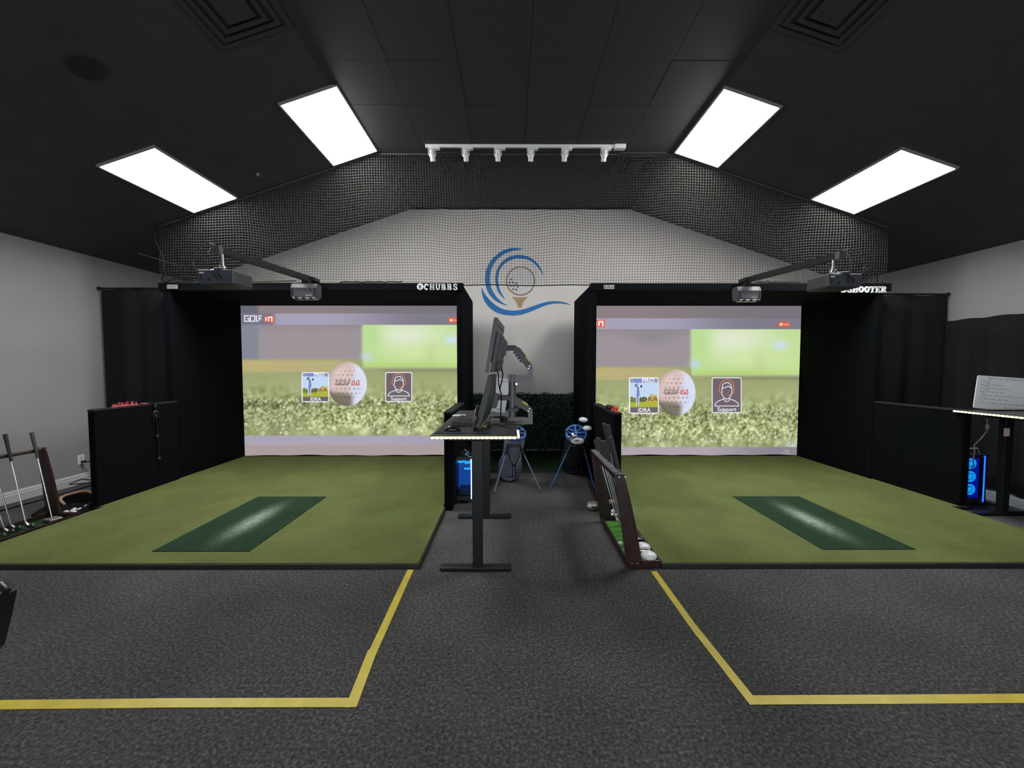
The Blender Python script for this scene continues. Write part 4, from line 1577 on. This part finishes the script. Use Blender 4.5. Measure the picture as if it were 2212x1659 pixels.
# ------------------------------------------------------------------ computer towers
BLUEL = EM('case_blue', (.02, .30, 1.0), 2.2)
BLUEB = EM('case_strip', (.30, .55, 1.0), 5.0)
BLUES = EM('case_strip_right', (.012, .10, 1.0), 2.5)
CYAN = EM('case_fan', (.02, .42, .95), 1.3)
GLOWD = EM('case_inside', (.012, .085, .42), .8)


def ring(b, c, ro, ri, y, n=24):
    po = [(c[0] + ro * math.cos(2 * PI * k / n), c[1] + ro * math.sin(2 * PI * k / n)) for k in range(n)]
    pi_ = [(c[0] + ri * math.cos(2 * PI * k / n), c[1] + ri * math.sin(2 * PI * k / n)) for k in range(n)]
    for k in range(n):
        k2 = (k + 1) % n
        b.prism([po[k], po[k2], pi_[k2], pi_[k]], 'y', y, y + .006)


def tower(x0, x1, y0, z0, z1, label, kind):
    cxm = (x0 + x1) / 2
    d = .40
    t = thing('computer_tower', label, 'computer', (cxm, y0 + d / 2, 0))
    b = B()
    b.box(x0, x0 + .012, y0, y0 + d, z0, z1)
    b.box(x1 - .012, x1, y0, y0 + d, z0, z1)
    b.box(x0, x1, y0, y0 + d, z1 - .035, z1)
    b.box(x0, x1, y0, y0 + d, z0, z0 + .045)
    b.box(x0, x1, y0 + d - .01, y0 + d, z0, z1)
    b.obj('case', BLACK_PL, t)
    for fx in (x0 + .02, x1 - .05):
        for fy in (y0 + .02, y0 + d - .06):
            B().box(fx, fx + .03, fy, fy + .04, 0, z0, .003).obj('foot', BLACK_PL, t)
    if kind == 'glass':
        B().box(x0 + .012, x1 - .012, y0 + .20, y0 + .205, z0 + .045, z1 - .035).obj('mainboard', GLOWD, t)
        b = B()
        ring(b, (x0 + .115, z1 - .055), .062, .030, y0 + .17)
        ring(b, (x0 + .035, z1 - .06), .045, .020, y0 + .16)
        b.obj('fan_glow', CYAN, t)
        b = B().box(x0 + .085, x1 - .02, y0 + .08, y0 + .19, z0 + .30, z0 + .318)
        b.obj('graphics_card', M('card_blue', (.10, .18, .45), .4), t)
        B().box(x0 + .09, x1 - .02, y0 + .075, y0 + .08, z0 + .322, z0 + .345).obj('card_glow', CYAN, t)
        B().box(x1 - .036, x1 - .026, y0 + .1, y0 + .11, z0 + .34, z1 - .05).obj('memory_glow', EM('memory_cyan', (.15, .8, .9), 2.0), t)
        B().box(x0 + .03, x1 - .02, y0 + .02, y0 + .19, z0 + .05, z0 + .115).obj('power_shroud', M('shroud', (.05, .06, .10), .3), t)
        g = bpy.data.materials.new('case_glass')
        g.use_nodes = True
        pb = g.node_tree.nodes['Principled BSDF']
        pb.inputs['Base Color'].default_value = (.7, .75, .85, 1)
        pb.inputs['Roughness'].default_value = .03
        pb.inputs['Transmission Weight'].default_value = 1.0
        pb.inputs['IOR'].default_value = 1.2
        B().box(x0 + .014, x1 - .022, y0 + .002, y0 + .006, z0 + .045, z1 - .037).obj('glass_panel', g, t)
        B().box(x1 - .021, x1 - .007, y0 - .006, y0 - .0005, z0 + .015, z1 - .02).obj('light_bar', BLUEB, t)
    else:
        B().box(x0 + .012, x1 - .05, y0 + .03, y0 + .035, z0 + .04, z1 - .04).obj('front_glow', EM('front_blue', (.0, .006, .26), .9), t)
        b = B()
        hh = (z1 - z0 - .10) / 3
        for k in range(3):
            c = (x0 + .072, z0 + .07 + hh * (k + .5))
            ring(b, c, .060, .042, y0 + .015)
            ring(b, c, .022, .0005, y0 + .012)
            for q in range(7):
                a = 2 * PI * q / 7
                b.prism([(c[0] + r_ * math.cos(a + o_), c[1] + r_ * math.sin(a + o_)) for r_, o_ in ((.022, 0), (.042, .35), (.042, .75), (.022, .5))], 'y', y0 + .017, y0 + .021)
        b.obj('fan_glow', EM('fan_cyan', (.005, .27, .80), 1.1), t)
        B().box(x1 - .036, x1 - .024, y0 - .006, y0 - .0005, z0 + .01, z1 - .01).obj('light_bar', BLUES, t)
    return t


tower(-.615, -.420, 4.42, .035, .515, 'black computer tower glowing blue inside, under the middle desk', 'glass')
tower(4.93, 5.16, 4.32, .035, .56, 'black computer tower with three blue fan rings beside the right low wall', 'fans')
b = B()
for k in range(5):
    b.tube([(-.58 + k * .03, 4.48, .517), (-.56 + .03 * k, 4.44, .60 + .03 * (k % 3)), (-.50 + .02 * k, 4.46, .64 - .02 * k), (-.44 + .01 * k, 4.5, .56), (-.42, 4.55, .517)], .006, 6)
tag(b.obj('tower_cable', CABLE, None, 60), 'black cables bundled on top of the tower under the middle desk', 'cable')
b = B().tube([(-.51, 4.42, .60), (-.47, 4.41, .575), (-.50, 4.41, .545), (-.45, 4.40, .525), (-.40, 4.40, .522)], .004, 6)
tag(b.obj('white_cable', M('cable_white', (.6, .6, .6), .4), None, 60), 'white cable curling over the tower under the middle desk', 'cable')
b = B().tube([(4.86, 4.1, 1.03), (4.875, 4.1, .95), (4.88, 4.1, .91), (4.88, 4.1, .86), (4.85, 4.12, .78), (4.80, 4.14, .70), (4.83, 4.16, .62), (4.84, 4.18, .54), (4.88, 4.2, .47), (4.86, 4.22, .41)], .0055, 6)
b.box(4.866, 4.894, 4.088, 4.112, .87, .925, .008)
tag(b.obj('switch_cable', M('cable_pale', (.16, .155, .15), .5), None, 60), 'pale cable with inline switch hanging below the right desk', 'cable')
b = B().tube([(4.95, 4.36, .565), (4.98, 4.33, .63), (5.06, 4.33, .63), (5.12, 4.36, .565)], .004, 6)
tag(b.obj('white_cable', M('cable_white', (.6, .6, .6), .4), None, 60), 'thin white cable arching over the tower beside the right desk', 'cable')
tag(B().box(4.955, 5.007, 4.016, 4.0225, .815, .895).obj('paper_tag', M('paper_pink', (.62, .45, .40), .6)), 'small pinkish paper tag on the rear leg of the right desk', 'tag')


# ------------------------------------------------------------------ golf clubs and racks
def club(kind, top, bot, face, label, grip=RUBBER, head_mat=None, group=None, gl=.26, grip2=None):
    """top: butt of the grip, bot: end of the hosel, face: direction the head points"""
    top, bot = Vector(top), Vector(bot)
    d = (bot - top).normalized()
    t = thing('golf_club', label, 'golf club', bot, group)
    B().tube([top, top + d * .02, top + d * gl * .6, top + d * gl], [.0155, .0160, .0130, .0105], 10).obj('grip', grip, t, 40)
    if grip2:
        B().tube([top + d * gl, top + d * (gl + .14)], [.012, .0105], 10).obj('grip_lower', grip2, t, 40)
    B().tube([top + d * (gl - .01), bot], [.0068, .0050], 8).obj('shaft', STEEL, t, 60)
    f = Vector(face).normalized()
    hz = Vector((0, 0, 1))
    sd = f.cross(hz).normalized()
    hm = head_mat or CHROME
    if kind == 'iron':
        b = B()
        pr = [(0, .035), (.0, 0), (.03, -.016), (.075, -.014), (.086, .012), (.080, .034), (.03, .012)]
        c0 = [bot + f * u + hz * (v - .004) + sd * .008 for u, v in pr]
        c1 = [bot + f * u + hz * (v - .004) - sd * (.006 + .010 * (v < .0)) for u, v in pr]
        v0 = [b._v(p) for p in c0]
        v1 = [b._v(p) for p in c1]
        b.bm.faces.new(v0)
        b.bm.faces.new(list(reversed(v1)))
        for i in range(len(pr)):
            j = (i + 1) % len(pr)
            b.bm.faces.new((v0[j], v0[i], v1[i], v1[j]))
        b.tube([bot - d * .05, bot + d * .01], [.0075, .0085], 10)
        b.obj('head', hm, t)
    elif kind == 'putter':
        b = B()
        m = Matrix((( f.x, sd.x, 0, bot.x), (f.y, sd.y, 0, bot.y), (f.z, sd.z, 1, bot.z), (0, 0, 0, 1)))
        b.mat = m
        b.box(-.035, .075, -.045, .05, -.018, .006, .006)
        b.obj('head', hm, t)
    else:
        b = B()
        m = Matrix((( f.x, sd.x, 0, bot.x), (f.y, sd.y, 0, bot.y), (f.z, sd.z, 1, bot.z), (0, 0, 0, 1)))
        b.mat = m
        b.ball((.055, .03, .008), 1, (.062, .058, .034), 18, 10)
        o = b.obj('head', hm, t, 60)
        B(m).box(.01, .095, -.032, -.022, -.018, .024, .004).obj('face_plate', M('face_steel', (.3, .3, .3), .3, .8), t)
        B().tube([bot - d * .03, bot + d * .02 + f * .01], [.008, .011], 10).obj('hosel', BLACK_PL, t)
    return t


def rack(xb0, xb1, lean, y0, y1, tray_x, label, sgn, slim=0.0, lean_in=-.147, turf=None):
    """xb0..xb1 foot of the end panels; lean shifts their tops; tray_x outer edge of the tray"""
    t = thing('club_rack', label, 'golf club rack', ((xb0 + tray_x) / 2, (y0 + y1) / 2, 0))
    for yy in (y0, y1 - .022):
        n = 8
        inner = [(xb1 + lean_in * f + sgn * .014 * math.sin(PI * f), .71 * f) for f in [k / n for k in range(n + 1)]]
        pts = [(xb0, 0)] + inner + [(xb0 + lean, .71)]
        pn = B().prism(pts, 'y', yy, yy + .022).obj('end_panel', WOOD, t)
        for zz, off in ((.035, 0), (.69, lean)):
            for fx in (.28, .68):
                xx = xb0 + (xb1 - xb0) * fx + off * (zz / .71)
                B().lathe([(.0065, 0), (.0055, .003), (0, .004)], (xx, yy, zz), (0, -1, 0), 10).obj('screw', CHROME, pn)
    xa, xc = sorted((xb0 + lean + .004, xb1 + lean_in - .004))
    if slim:
        xa, xc = xa + slim, xc
    B().box(xa, xc, y0 + .022, y1 - .022, .675, .698).obj('top_rail', WOOD, t)
    fo = B().box(xa + .004, xc - .004, y0 + .024, y1 - .024, .698, .708).obj('foam_strip', M('foam_grey', (.11, .105, .10), .9, noise=.4, scale=60), t)
    n = 0
    x0, x1 = sorted((xb0, tray_x))
    B().box(x0 + .012, x1 - .012, y0 + .022, y1 - .022, .002, .012).obj('turf', turf or TURF_MINI, t)
    for q in ((x0, x0 + .012, y0 + .022, y1 - .022), (x1 - .012, x1, y0 + .003, y1 - .003)):
        B().box(*q, 0, .055, .002).obj('side_rail', WOOD, t)
    xe0, xe1 = sorted((xb1, tray_x - sgn * .012))
    for yy in (y0 + .003, y1 - .018):
        B().box(xe0, xe1, yy, yy + .015, 0, .055, .002).obj('end_rail', WOOD, t)
    B().box(x0 + .012, x1 - .012, y1 - .034, y1 - .022, .012, .05).obj('rear_ledge', WOOD, t)
    return t


rack(.880, .992, -.106, 2.978, 3.912, 1.130, 'dark red wood club rack with grips and heads beside the right bay', 1)
rack(-4.64, -4.51, -.069, 3.02, 4.015, -4.312, 'dark red wood club rack by the left wall at the frame edge', 1, .025, -.13, speckle('rack_turf_dark', (0.010, 0.030, 0.010), (0.022, 0.055, 0.020), (0.04, 0.09, 0.04), 160))

NAVY = M('navy_head', (.010, .014, .05), .2)
WHEAD = M('white_head', (.78, .76, .75), .25)
SLATEG = M('slate_grip', (.045, .045, .047), .8)
BLUEG = M('blue_grip', (.02, .025, .16), .6)
GR = 'clubs in the right rack'
club('iron', (.806, 3.84, .815), (1.000, 3.74, .062), (1, .25, 0), 'steel iron farthest back in the right rack', SLATEG, group=GR)
club('iron', (.795, 3.70, .862), (1.000, 3.62, .060), (1, .2, 0), 'steel iron second from the back in the right rack', SLATEG, group=GR)
club('iron', (.790, 3.60, .868), (1.005, 3.54, .060), (1, .2, 0), 'steel iron third from the back in the right rack', SLATEG, group=GR)
club('iron', (.792, 3.50, .870), (1.000, 3.46, .060), (1, .2, 0), 'steel iron in the middle of the right rack', SLATEG, group=GR)
club('iron', (.790, 3.40, .885), (1.005, 3.38, .060), (1, .2, 0), 'steel iron just behind the tall grips of the right rack', SLATEG, head_mat=DARK_GREY, group=GR)
club('wood', (.765, 3.30, 1.05), (1.0, 3.34, .055), (1, .25, 0), 'navy headed wood with white trim in the right rack', SLATEG, NAVY, GR)
club('wood', (.772, 3.20, 1.055), (1.0, 3.20, .058), (1, .25, 0), 'white driver with a blue lower grip, behind the front driver of the right rack', SLATEG, WHEAD, GR, .27, BLUEG)
club('wood', (.762, 3.06, .98), (1.0, 3.062, .058), (1, .1, 0), 'white driver nearest the front panel of the right rack', SLATEG, WHEAD, GR)
GL = 'clubs in the left rack'
club('putter', (-4.672, 3.93, .872), (-4.470, 3.89, .040), (1, -.3, 0), 'putter with square steel head at the rear of the left rack', SLATEG, M('putter_grey', (.32, .31, .30), .4, .7), GL)
club('iron', (-4.668, 3.72, .892), (-4.478, 3.69, .045), (1, -.2, 0), 'iron standing next in front of the putter in the left rack', RUBBER, M('dark_steel', (.22, .22, .22), .35, .9), GL)
club('iron', (-4.70, 3.60, .89), (-4.545, 3.635, .045), (1, -.1, 0), 'iron third from the rear of the left rack, its grip out of frame', RUBBER, M('dark_steel', (.22, .22, .22), .35, .9), GL)
club('iron', (-4.69, 3.51, .89), (-4.505, 3.555, .045), (1, -.1, 0), 'fourth club from the rear of the left rack, just inside the frame edge', RUBBER, M('dark_steel', (.22, .22, .22), .35, .9), GL)
club('iron', (-4.69, 3.40, .89), (-4.475, 3.47, .045), (1, -.1, 0), 'nearest iron of the left rack, only its head inside the frame', RUBBER, M('dark_steel', (.22, .22, .22), .35, .9), GL)

BALL = M('golf_ball_white', (.80, .79, .78), .3, bump=.4, scale=260)


def gball(c, label, grp=None):
    o = B().ball((0, 0, 0), .0214, (1, 1, 1), 16, 10).obj('golf_ball', BALL, None, 60)
    o.location = c
    tag(o, label, 'golf ball', grp)
    return o


gball((.913, 3.31, .0336), 'single white golf ball on the green strip of the right rack')
# loose club heads on the floor behind the right rack
club('wood', (1.02, 5.15, .030), (.925, 4.20, .032), (-1, -.25, 0), 'silver driver lying on the floor behind the right rack', RUBBER, M('silver_head', (.42, .41, .40), .35, .3))
club('putter', (.98, 5.18, .06), (.915, 4.33, .030), (-1, -.1, 0), 'steel putter lying on the floor behind the silver driver', RUBBER, M('putter_pale', (.55, .54, .53), .35, .5))


def bin_(x0, x1, y0, y1, h, label):
    t = thing('ball_bin', label, 'ball bin', ((x0 + x1) / 2, (y0 + y1) / 2, 0))
    b = B()
    b.box(x0, x1, y0, y1, 0, .008)
    b.prism([(y0, 0), (y0, .022), (y0 + .06, .05), (y1 - .02, h), (y1, h), (y1, 0)], 'x', x0, x0 + .008)
    b.prism([(y0, 0), (y0, .022), (y0 + .06, .05), (y1 - .02, h), (y1, h), (y1, 0)], 'x', x1 - .008, x1)
    b.box(x0, x1, y1 - .008, y1, 0, h)
    b.box(x0, x1, y0, y0 + .006, 0, .022)
    b.obj('body', BLACK_PL, t)
    return t


HW = M('handle_wood', (.52, .30, .20), .4, noise=.25, scale=30)
t = bin_(-4.84, -4.415, 4.03, 4.44, .14, 'black ball bin with bent wooden handle beside the left rack')
B().tube([(-4.64, 4.16, .078), (-4.72, 4.19, .118), (-4.735, 4.22, .140), (-4.72, 4.26, .152), (-4.66, 4.32, .165), (-4.60, 4.34, .168), (-4.55, 4.34, .155), (-4.49, 4.34, .128)], [.013, .014, .014, .014, .014, .014, .013, .011], 10, True, .7).obj('handle', HW, t, 50)
for i, (x, y, z, lb) in enumerate(((-4.535, 4.075, .030, 'leftmost'), (-4.485, 4.085, .034, 'second'), (-4.445, 4.065, .030, 'third'), (-4.44, 4.12, .040, 'fourth'), (-4.51, 4.13, .036, 'rear'), (-4.44, 4.18, .050, 'rightmost'))):
    gball((x, y, z), 'white golf ball in the black bin beside the left rack, the %s one' % lb, 'balls in the left bin')
t = bin_(.925, 1.070, 3.925, 4.13, .13, 'small black ball bin with wooden handle behind the right rack')
B().box(.965, 1.055, 4.02, 4.045, .132, .165, .006).obj('handle', HW, t)
for x, y, z, lb in ((.958, 3.955, .034, 'front left'), (1.003, 3.96, .034, 'front middle'), (1.046, 3.955, .034, 'front right'), (.980, 3.985, .066, 'upper left'), (1.025, 3.985, .066, 'upper right')):
    gball((x, y, z), 'white golf ball in the small bin behind the right rack, %s of five' % lb, 'balls in the right bin')

# ------------------------------------------------------------------ tees, glove, strap on the low walls
TEER = M('tee_pink', (.50, .085, .11), .5)
ORD = ['first', 'second', 'third', 'fourth', 'fifth', 'sixth', 'seventh', 'eighth', 'ninth']
rs = random.Random(4)
for k in range(9):
    y = 4.44 + k * .033 + rs.uniform(-.01, .01)
    h = rs.uniform(.022, .042)
    o = B().lathe([(.020, 0), (.019, .006), (.010, .010), (.0085, h), (.012, h + .005), (.011, h + .007), (0, h + .003)], (0, 0, 0), (0, 0, 1), 12).obj('rubber_tee', TEER, None, 40)
    o.location = (-4.352 - rs.uniform(0, .03), y, 1.069)
    tag(o, 'pink rubber tee on the left outer low wall, %s of the row from the front' % ORD[k], 'golf tee', 'pink tees on the left wall')
o = B().box(-4.385, -4.335, 4.765, 4.83, 1.069, 1.081, .005).obj('tee_pouch', TEER)
tag(o, 'flat pink pouch lying behind the row of pink tees', 'pouch')
TEEO = M('tee_red', (.62, .07, .04), .5)
for k in range(6):
    h = rs.uniform(.02, .05)
    o = B().lathe([(.022, 0), (.020, .006), (.011, .010), (.009, h), (.014, h + .006), (.012, h + .008), (0, h + .004)], (0, 0, 0), (0, 0, 1), 12).obj('rubber_tee', TEEO, None, 40)
    o.location = (1.12 + rs.uniform(-.02, .02), 4.235 + k * .048, 1.036)
    tag(o, 'orange red rubber tee on the right inner low wall, %s of six from the front' % ORD[k], 'golf tee', 'red tees on the right wall')
gv = B(Matrix.Translation((1.118, 4.60, 1.036)))
gv.ball((0, 0, .022), 1, (.034, .07, .022), 14, 8)
for k in range(4):
    gv.tube([(-.02 + k * .013, -.05, .022), (-.024 + k * .016, -.09, .026), (-.026 + k * .018, -.115, .014)], [.010, .010, .008], 8)
gv.tube([(.028, .0, .026), (.040, -.03, .024)], [.011, .008], 8)
tag(gv.obj('golf_glove', BLACK_PL, None, 60), 'black golf glove lying behind the red tees on the right inner wall', 'glove')
STR = M('strap_gloss', (.012, .012, .013), .12)
st = thing('hanging_strap', 'glossy black strap with clips hanging over the left outer low wall', 'strap', (-4.32, 4.92, 1.07))
B().tube([(-4.37, 4.80, 1.075), (-4.35, 4.86, 1.085), (-4.325, 4.90, 1.075), (-4.318, 4.91, 1.0), (-4.318, 4.905, .9), (-4.320, 4.92, .75), (-4.320, 4.925, .6), (-4.320, 4.93, .45), (-4.320, 4.93, .36)], .011, 8, True, .5).obj('band', STR, st, 50)
for z in (1.03, .96, .91, .66, .38):
    b = B()
    b.ball((-4.316, 4.905 + (1.03 - z) * .04, z), .022, (.6, 1, 1.2), 10, 7)
    b.obj('clip', STR, st, 60)
B().tube([(-4.316, 4.89, .98), (-4.314, 4.87, .93), (-4.314, 4.875, .85)], .008, 6).obj('loop', STR, st)
B().tube([(-4.316, 4.92, .98), (-4.314, 4.95, .94), (-4.314, 4.955, .88)], .008, 6).obj('loop', STR, st)


# ------------------------------------------------------------------ golf bags
def bag(top, bot, rad_t, rad_b, feet, label, body, trim, leg, pocket):
    top, bot = Vector(top), Vector(bot)
    d = (top - bot).normalized()
    L_ = (top - bot).length
    t = thing('golf_bag', label, 'golf bag', (bot.x, bot.y, 0))
    n = 9
    pts = [bot + d * L_ * k / (n - 1) for k in range(n)]
    rr = [rad_b * (1 - .03 * math.sin(k * 1.7)) + (rad_t - rad_b) * (k / (n - 1)) for k in range(n)]
    B().tube(pts, rr, 22, True).obj('body', body, t, 60)
    cf = B()
    cf.lathe([(rad_t * .88, 0), (rad_t * 1.04, 0), (rad_t * 1.06, .02), (rad_t * 1.02, .045), (rad_t * .90, .045), (rad_t * .88, .02)], top - d * .02, d, 28)
    cuff = cf.obj('top_cuff', trim, t, 50)
    B().lathe([(0, .021), (rad_t * .89, .021), (rad_t * .89, .023)], top - d * .02, d, 24).obj('well', M('bag_well', (.004, .010, .05), .8), cuff)
    s = d.cross(Vector((0, 1, 0))).normalized()
    q = d.cross(s).normalized()
    b = B()
    for a0, a1 in ((s, -s), (q, -q)):
        b.tube([top + a0 * rad_t * .95 + d * .02, top + a1 * rad_t * .95 + d * .02], .010, 8)
    for sg in (1, -1):
        b.tube([top + d * .02 - q * .02, top + d * .02 - q * rad_t * .6 + s * sg * rad_t * .75], .008, 8)
    b.obj('divider', trim, cuff)
    for sg in (1, -1):
        m_ = bot + d * L_ * .30 + s * sg * rad_b * .75
        B().tube([m_ - d * .22, m_ - d * .15, m_, m_ + d * .12, m_ + d * .2], [.05, rad_b * .55, rad_b * .6, rad_b * .42, .03], 12, True).obj('pocket', pocket, t, 60)
    f_ = Vector((0, -1, 0))
    m_ = bot + d * L_ * .52 + f_ * rad_b * .55
    B().tube([m_ - d * .22, m_ - d * .18, m_, m_ + d * .16, m_ + d * .2], [.05, .085, .095, .085, .05], 14, True, .6).obj('front_pocket', body, t, 60)
    B().lathe([(rad_b * 1.0, -.01), (rad_b * 1.04, 0), (rad_b * 1.04, .05), (rad_b, .055)], bot, d, 24).obj('base', BLACK_PL, t, 50)
    hinge = top - d * .16 - Vector((0, rad_t, 0))
    B().box(hinge.x - .085, hinge.x + .085, hinge.y - .03, hinge.y + .02, hinge.z - .02, hinge.z + .02, .008).obj('leg_bracket', BLACK_PL, t)
    for sg, f in zip((-1, 1), feet):
        a = hinge + Vector((.075 * sg, -.02, -.005))
        f = Vector(f)
        lg_ = B().tube([a + (f - a) * .18, f + Vector((0, 0, .012))], .008, 8).obj('leg', leg, t, 60)
        B().tube([a, a + (f - a) * .20], .013, 8).obj('leg_sleeve', BLACK_PL, lg_)
        B().tube([f + Vector((0, .004, .016)), f], [.010, .014], 8).obj('rubber_foot', BLACK_PL, lg_)
    b = B()
    lo = hinge + Vector((0, -.015, -.24))
    for sg in (-1, 1):
        b.tube([hinge + Vector((.08 * sg, -.03, -.02)), hinge + Vector((.075 * sg, -.04, -.10)), lo + Vector((.015 * sg, -.02, 0)), lo + Vector((.02 * sg, .05, -.16)), bot + Vector((.03 * sg, -rad_b, .03))], .005, 6)
    b.box(lo.x - .03, lo.x + .03, lo.y - .035, lo.y - .02, lo.z - .008, lo.z + .008)
    b.obj('trigger_strap', CABLE, t)
    return t, d


bag((.060, 4.96, .685), (-.035, 5.36, .03), .125, .115, [(-.20, 4.78, 0), (.362, 4.832, 0)], 'grey stand golf bag half hidden behind the desk', M('bag_grey', (.20, .21, .25), .75, noise=.15, scale=40),
    M('bag_trim_blue', (.06, .14, .36), .5), M('leg_lilac', (.22, .22, .42), .35, .3), M('bag_pocket', (.12, .125, .18), .75))
bag((.842, 5.18, .645), (.875, 5.72, .08), .132, .125, [(.472, 4.868, 0), (1.03, 4.92, 0)], 'black stand golf bag with blue rim beside the right inner wall', M('bag_black', (.008, .009, .011), .7),
    M('bag_rim_blue', (.05, .17, .50), .45), M('leg_blue', (.05, .12, .34), .35, .3), M('bag_pocket_black', (.010, .011, .014), .7))
tag(B().ball((.842, 5.055, .575), 1, (.085, .02, .040), 16, 8).obj('bag_badge', WHITE, None, 60), 'white rounded pocket flap below the blue bag rim', 'flap')
bh = Matrix.Identity(4)


def head_club(base, tip, kind, face, label, mat):
    """a club whose grip end is down in a bag; only shaft and head stand out"""
    base, tip = Vector(base), Vector(tip)
    t = thing('golf_club', label, 'golf club', tip, 'clubs in the bags')
    B().tube([base, tip], .006, 8).obj('shaft', STEEL if kind != 'wood' else BLACK_PL, t, 60)
    f = Vector(face).normalized()
    d = (tip - base).normalized()
    s = f.cross(d).normalized()
    m = Matrix(((f.x, s.x, d.x, tip.x), (f.y, s.y, d.y, tip.y), (f.z, s.z, d.z, tip.z), (0, 0, 0, 1)))
    if kind == 'wood':
        B(m).ball((.045, 0, .012), 1, (.062, .048, .032), 18, 10).obj('head', mat, t, 60)
        B(m).box(-.012, .0, -.035, .035, -.014, .03, .004).obj('face_plate', CHROME, t)
        B(m).prism([(.0, -.026), (.085, -.012), (.085, .0), (.0, -.012)], 'z', .0385, .0425).obj('blue_stripe', M('stripe_blue', (.04, .10, .30), .3), t)
    else:
        B(m).prism([(-.006, -.02), (.030, -.026), (.062, -.008), (.064, .018), (.03, .022), (-.006, .012)], 'y', -.008, .008).obj('head', mat, t)
        B(m).lathe([(.009, -.05), (.009, .01)], (0, 0, 0), (0, 0, 1), 10).obj('hosel', BLACK_PL, t)


head_club((.86, 5.30, .45), (.905, 5.25, .815), 'wood', (.8, -.55, -.1), 'upper white and blue wood head above the black bag', WHEAD)
head_club((.87, 5.32, .45), (.945, 5.20, .715), 'wood', (.8, -.55, -.1), 'lower white and blue wood head at the right of the blue bag rim', WHEAD)
for k, (x, z, lb) in enumerate(((.730, .688, 'leftmost'), (.775, .615, 'lower left'), (.815, .655, 'upper middle'), (.845, .585, 'middle'), (.815, .530, 'lowest'))):
    head_club((.82, 5.25, .45), (x, 5.06 - .01 * k, z), 'iron', (-1, -.5, .3 - .1 * k), lb + ' chrome iron head at the left of the black bag rim', CHROME)
head_club((.07, 5.05, .5), (.115, 4.98, .815), 'wood', (.75, -.7, 0), 'white wood head standing out of the grey bag beside the monitor arm', WHEAD)

# ------------------------------------------------------------------ floor tapes
TAPE = M('yellow_tape', (.62, .47, .03), .45, noise=.12, scale=9, bump=.05)


def tape(pieces, label):
    c = pieces[0][0]
    t = thing('floor_tape', label, 'floor tape', (c[0], c[1], 0), 'yellow floor tapes')
    for k, (a, b_, wd, zz) in enumerate(pieces):
        a, b_ = Vector(a), Vector(b_)
        d = (b_ - a).normalized()
        n_ = Vector((-d.y, d.x)) * wd / 2
        pts = [a - n_, b_ - n_, b_ + n_, a + n_]
        B().prism([(p.x, p.y) for p in pts], 'z', .0006 + zz, .0022 + zz).obj('tape_piece', TAPE, t)


tape([((-.748, 2.955), (-.741, 2.42), .046, 0), ((-.744, 2.75), (-.733, 2.05), .046, .0012), ((-.738, 2.10), (-.712, 1.735), .050, .0022)], 'yellow tape line running from the left platform toward the camera')
tape([((-.69, 1.762), (-1.62, 1.762), .050, .0010), ((-1.55, 1.763), (-4.3, 1.735), .050, 0)], 'yellow tape line across the carpet in front of the left bay')
tape([((1.058, 2.925), (1.066, 2.2), .044, 0), ((1.064, 2.3), (1.095, 1.745), .046, .0012)], 'yellow tape line running from the right platform toward the camera')
tape([((1.072, 1.77), (1.75, 1.772), .050, .0010), ((1.70, 1.773), (4.6, 1.790), .050, 0)], 'yellow tape line across the carpet in front of the right bay')

# ------------------------------------------------------------------ outlet, cord, chair
ot = thing('wall_outlet', 'white power outlet low on the left wall beside the left bay', 'outlet', (XL, 5.19, .31))
B().box(XL, XL + .007, 5.150, 5.232, .25, .375, .003).obj('cover_plate', WHITE, ot)
for z in (.335, .285):
    B().box(XL + .007, XL + .011, 5.172, 5.210, z - .018, z + .018, .003).obj('socket', M('socket_ivory', (.6, .58, .55), .4), ot)
cd = thing('extension_lead', 'black power cord plugged into the left wall outlet and trailing on the floor', 'cord', (XL + .04, 5.2, 0))
B().box(XL + .0115, XL + .05, 5.175, 5.21, .27, .30, .005).obj('plug', BLACK_PL, cd)
B().tube([(XL + .05, 5.19, .285), (XL + .085, 5.22, .28), (XL + .10, 5.26, .22), (XL + .10, 5.33, .12), (XL + .10, 5.36, .06), (XL + .12, 5.30, .03), (XL + .2, 5.12, .03), (XL + .16, 5.0, .05), (XL + .1, 4.95, .06), (XL + .12, 5.08, .09), (XL + .2, 5.2, .03), (XL + .25, 5.05, .012), (XL + .25, 4.8, .008), (XL + .24, 4.5, .008), (XL + .22, 4.1, .008), (XL + .2, 3.7, .008), (XL + .19, 3.2, .008)], .007, 8).obj('cable', CABLE, cd, 60)
B().box(XL + .085, XL + .115, 5.24, 5.275, .225, .25, .004).obj('pale_clip', M('clip_pale', (.6, .58, .55), .3), cd)

CH = M('chair_leather', (.010, .010, .011), .35, noise=.3, scale=30, bump=.1)
ch = thing('armchair', 'black padded chair, only its back edge visible at the lower left frame edge', 'chair', (-2.2, 1.25, 0))
B().prism([(-2.42, .38), (-2.02, .38), (-1.972, .44), (-1.936, .56), (-1.912, .655), (-2.46, .655)], 'y', 1.455, 1.535).obj('backrest', CH, ch)
B().tube([(-2.46, 1.495, .668), (-2.2, 1.495, .676), (-1.93, 1.495, .676), (-1.908, 1.495, .664)], [.026, .030, .030, .018], 12).obj('top_roll', CH, ch, 50)
B().box(-2.44, -1.95, .98, 1.45, .36, .46, .03, 3).obj('seat', CH, ch, 40)
for x in (-2.40, -1.99):
    for y in (1.02, 1.48):
        B().tube([(x, y, .37), (x, y, 0)], [.020, .014], 10).obj('leg', BLACK_MET, ch, 40)
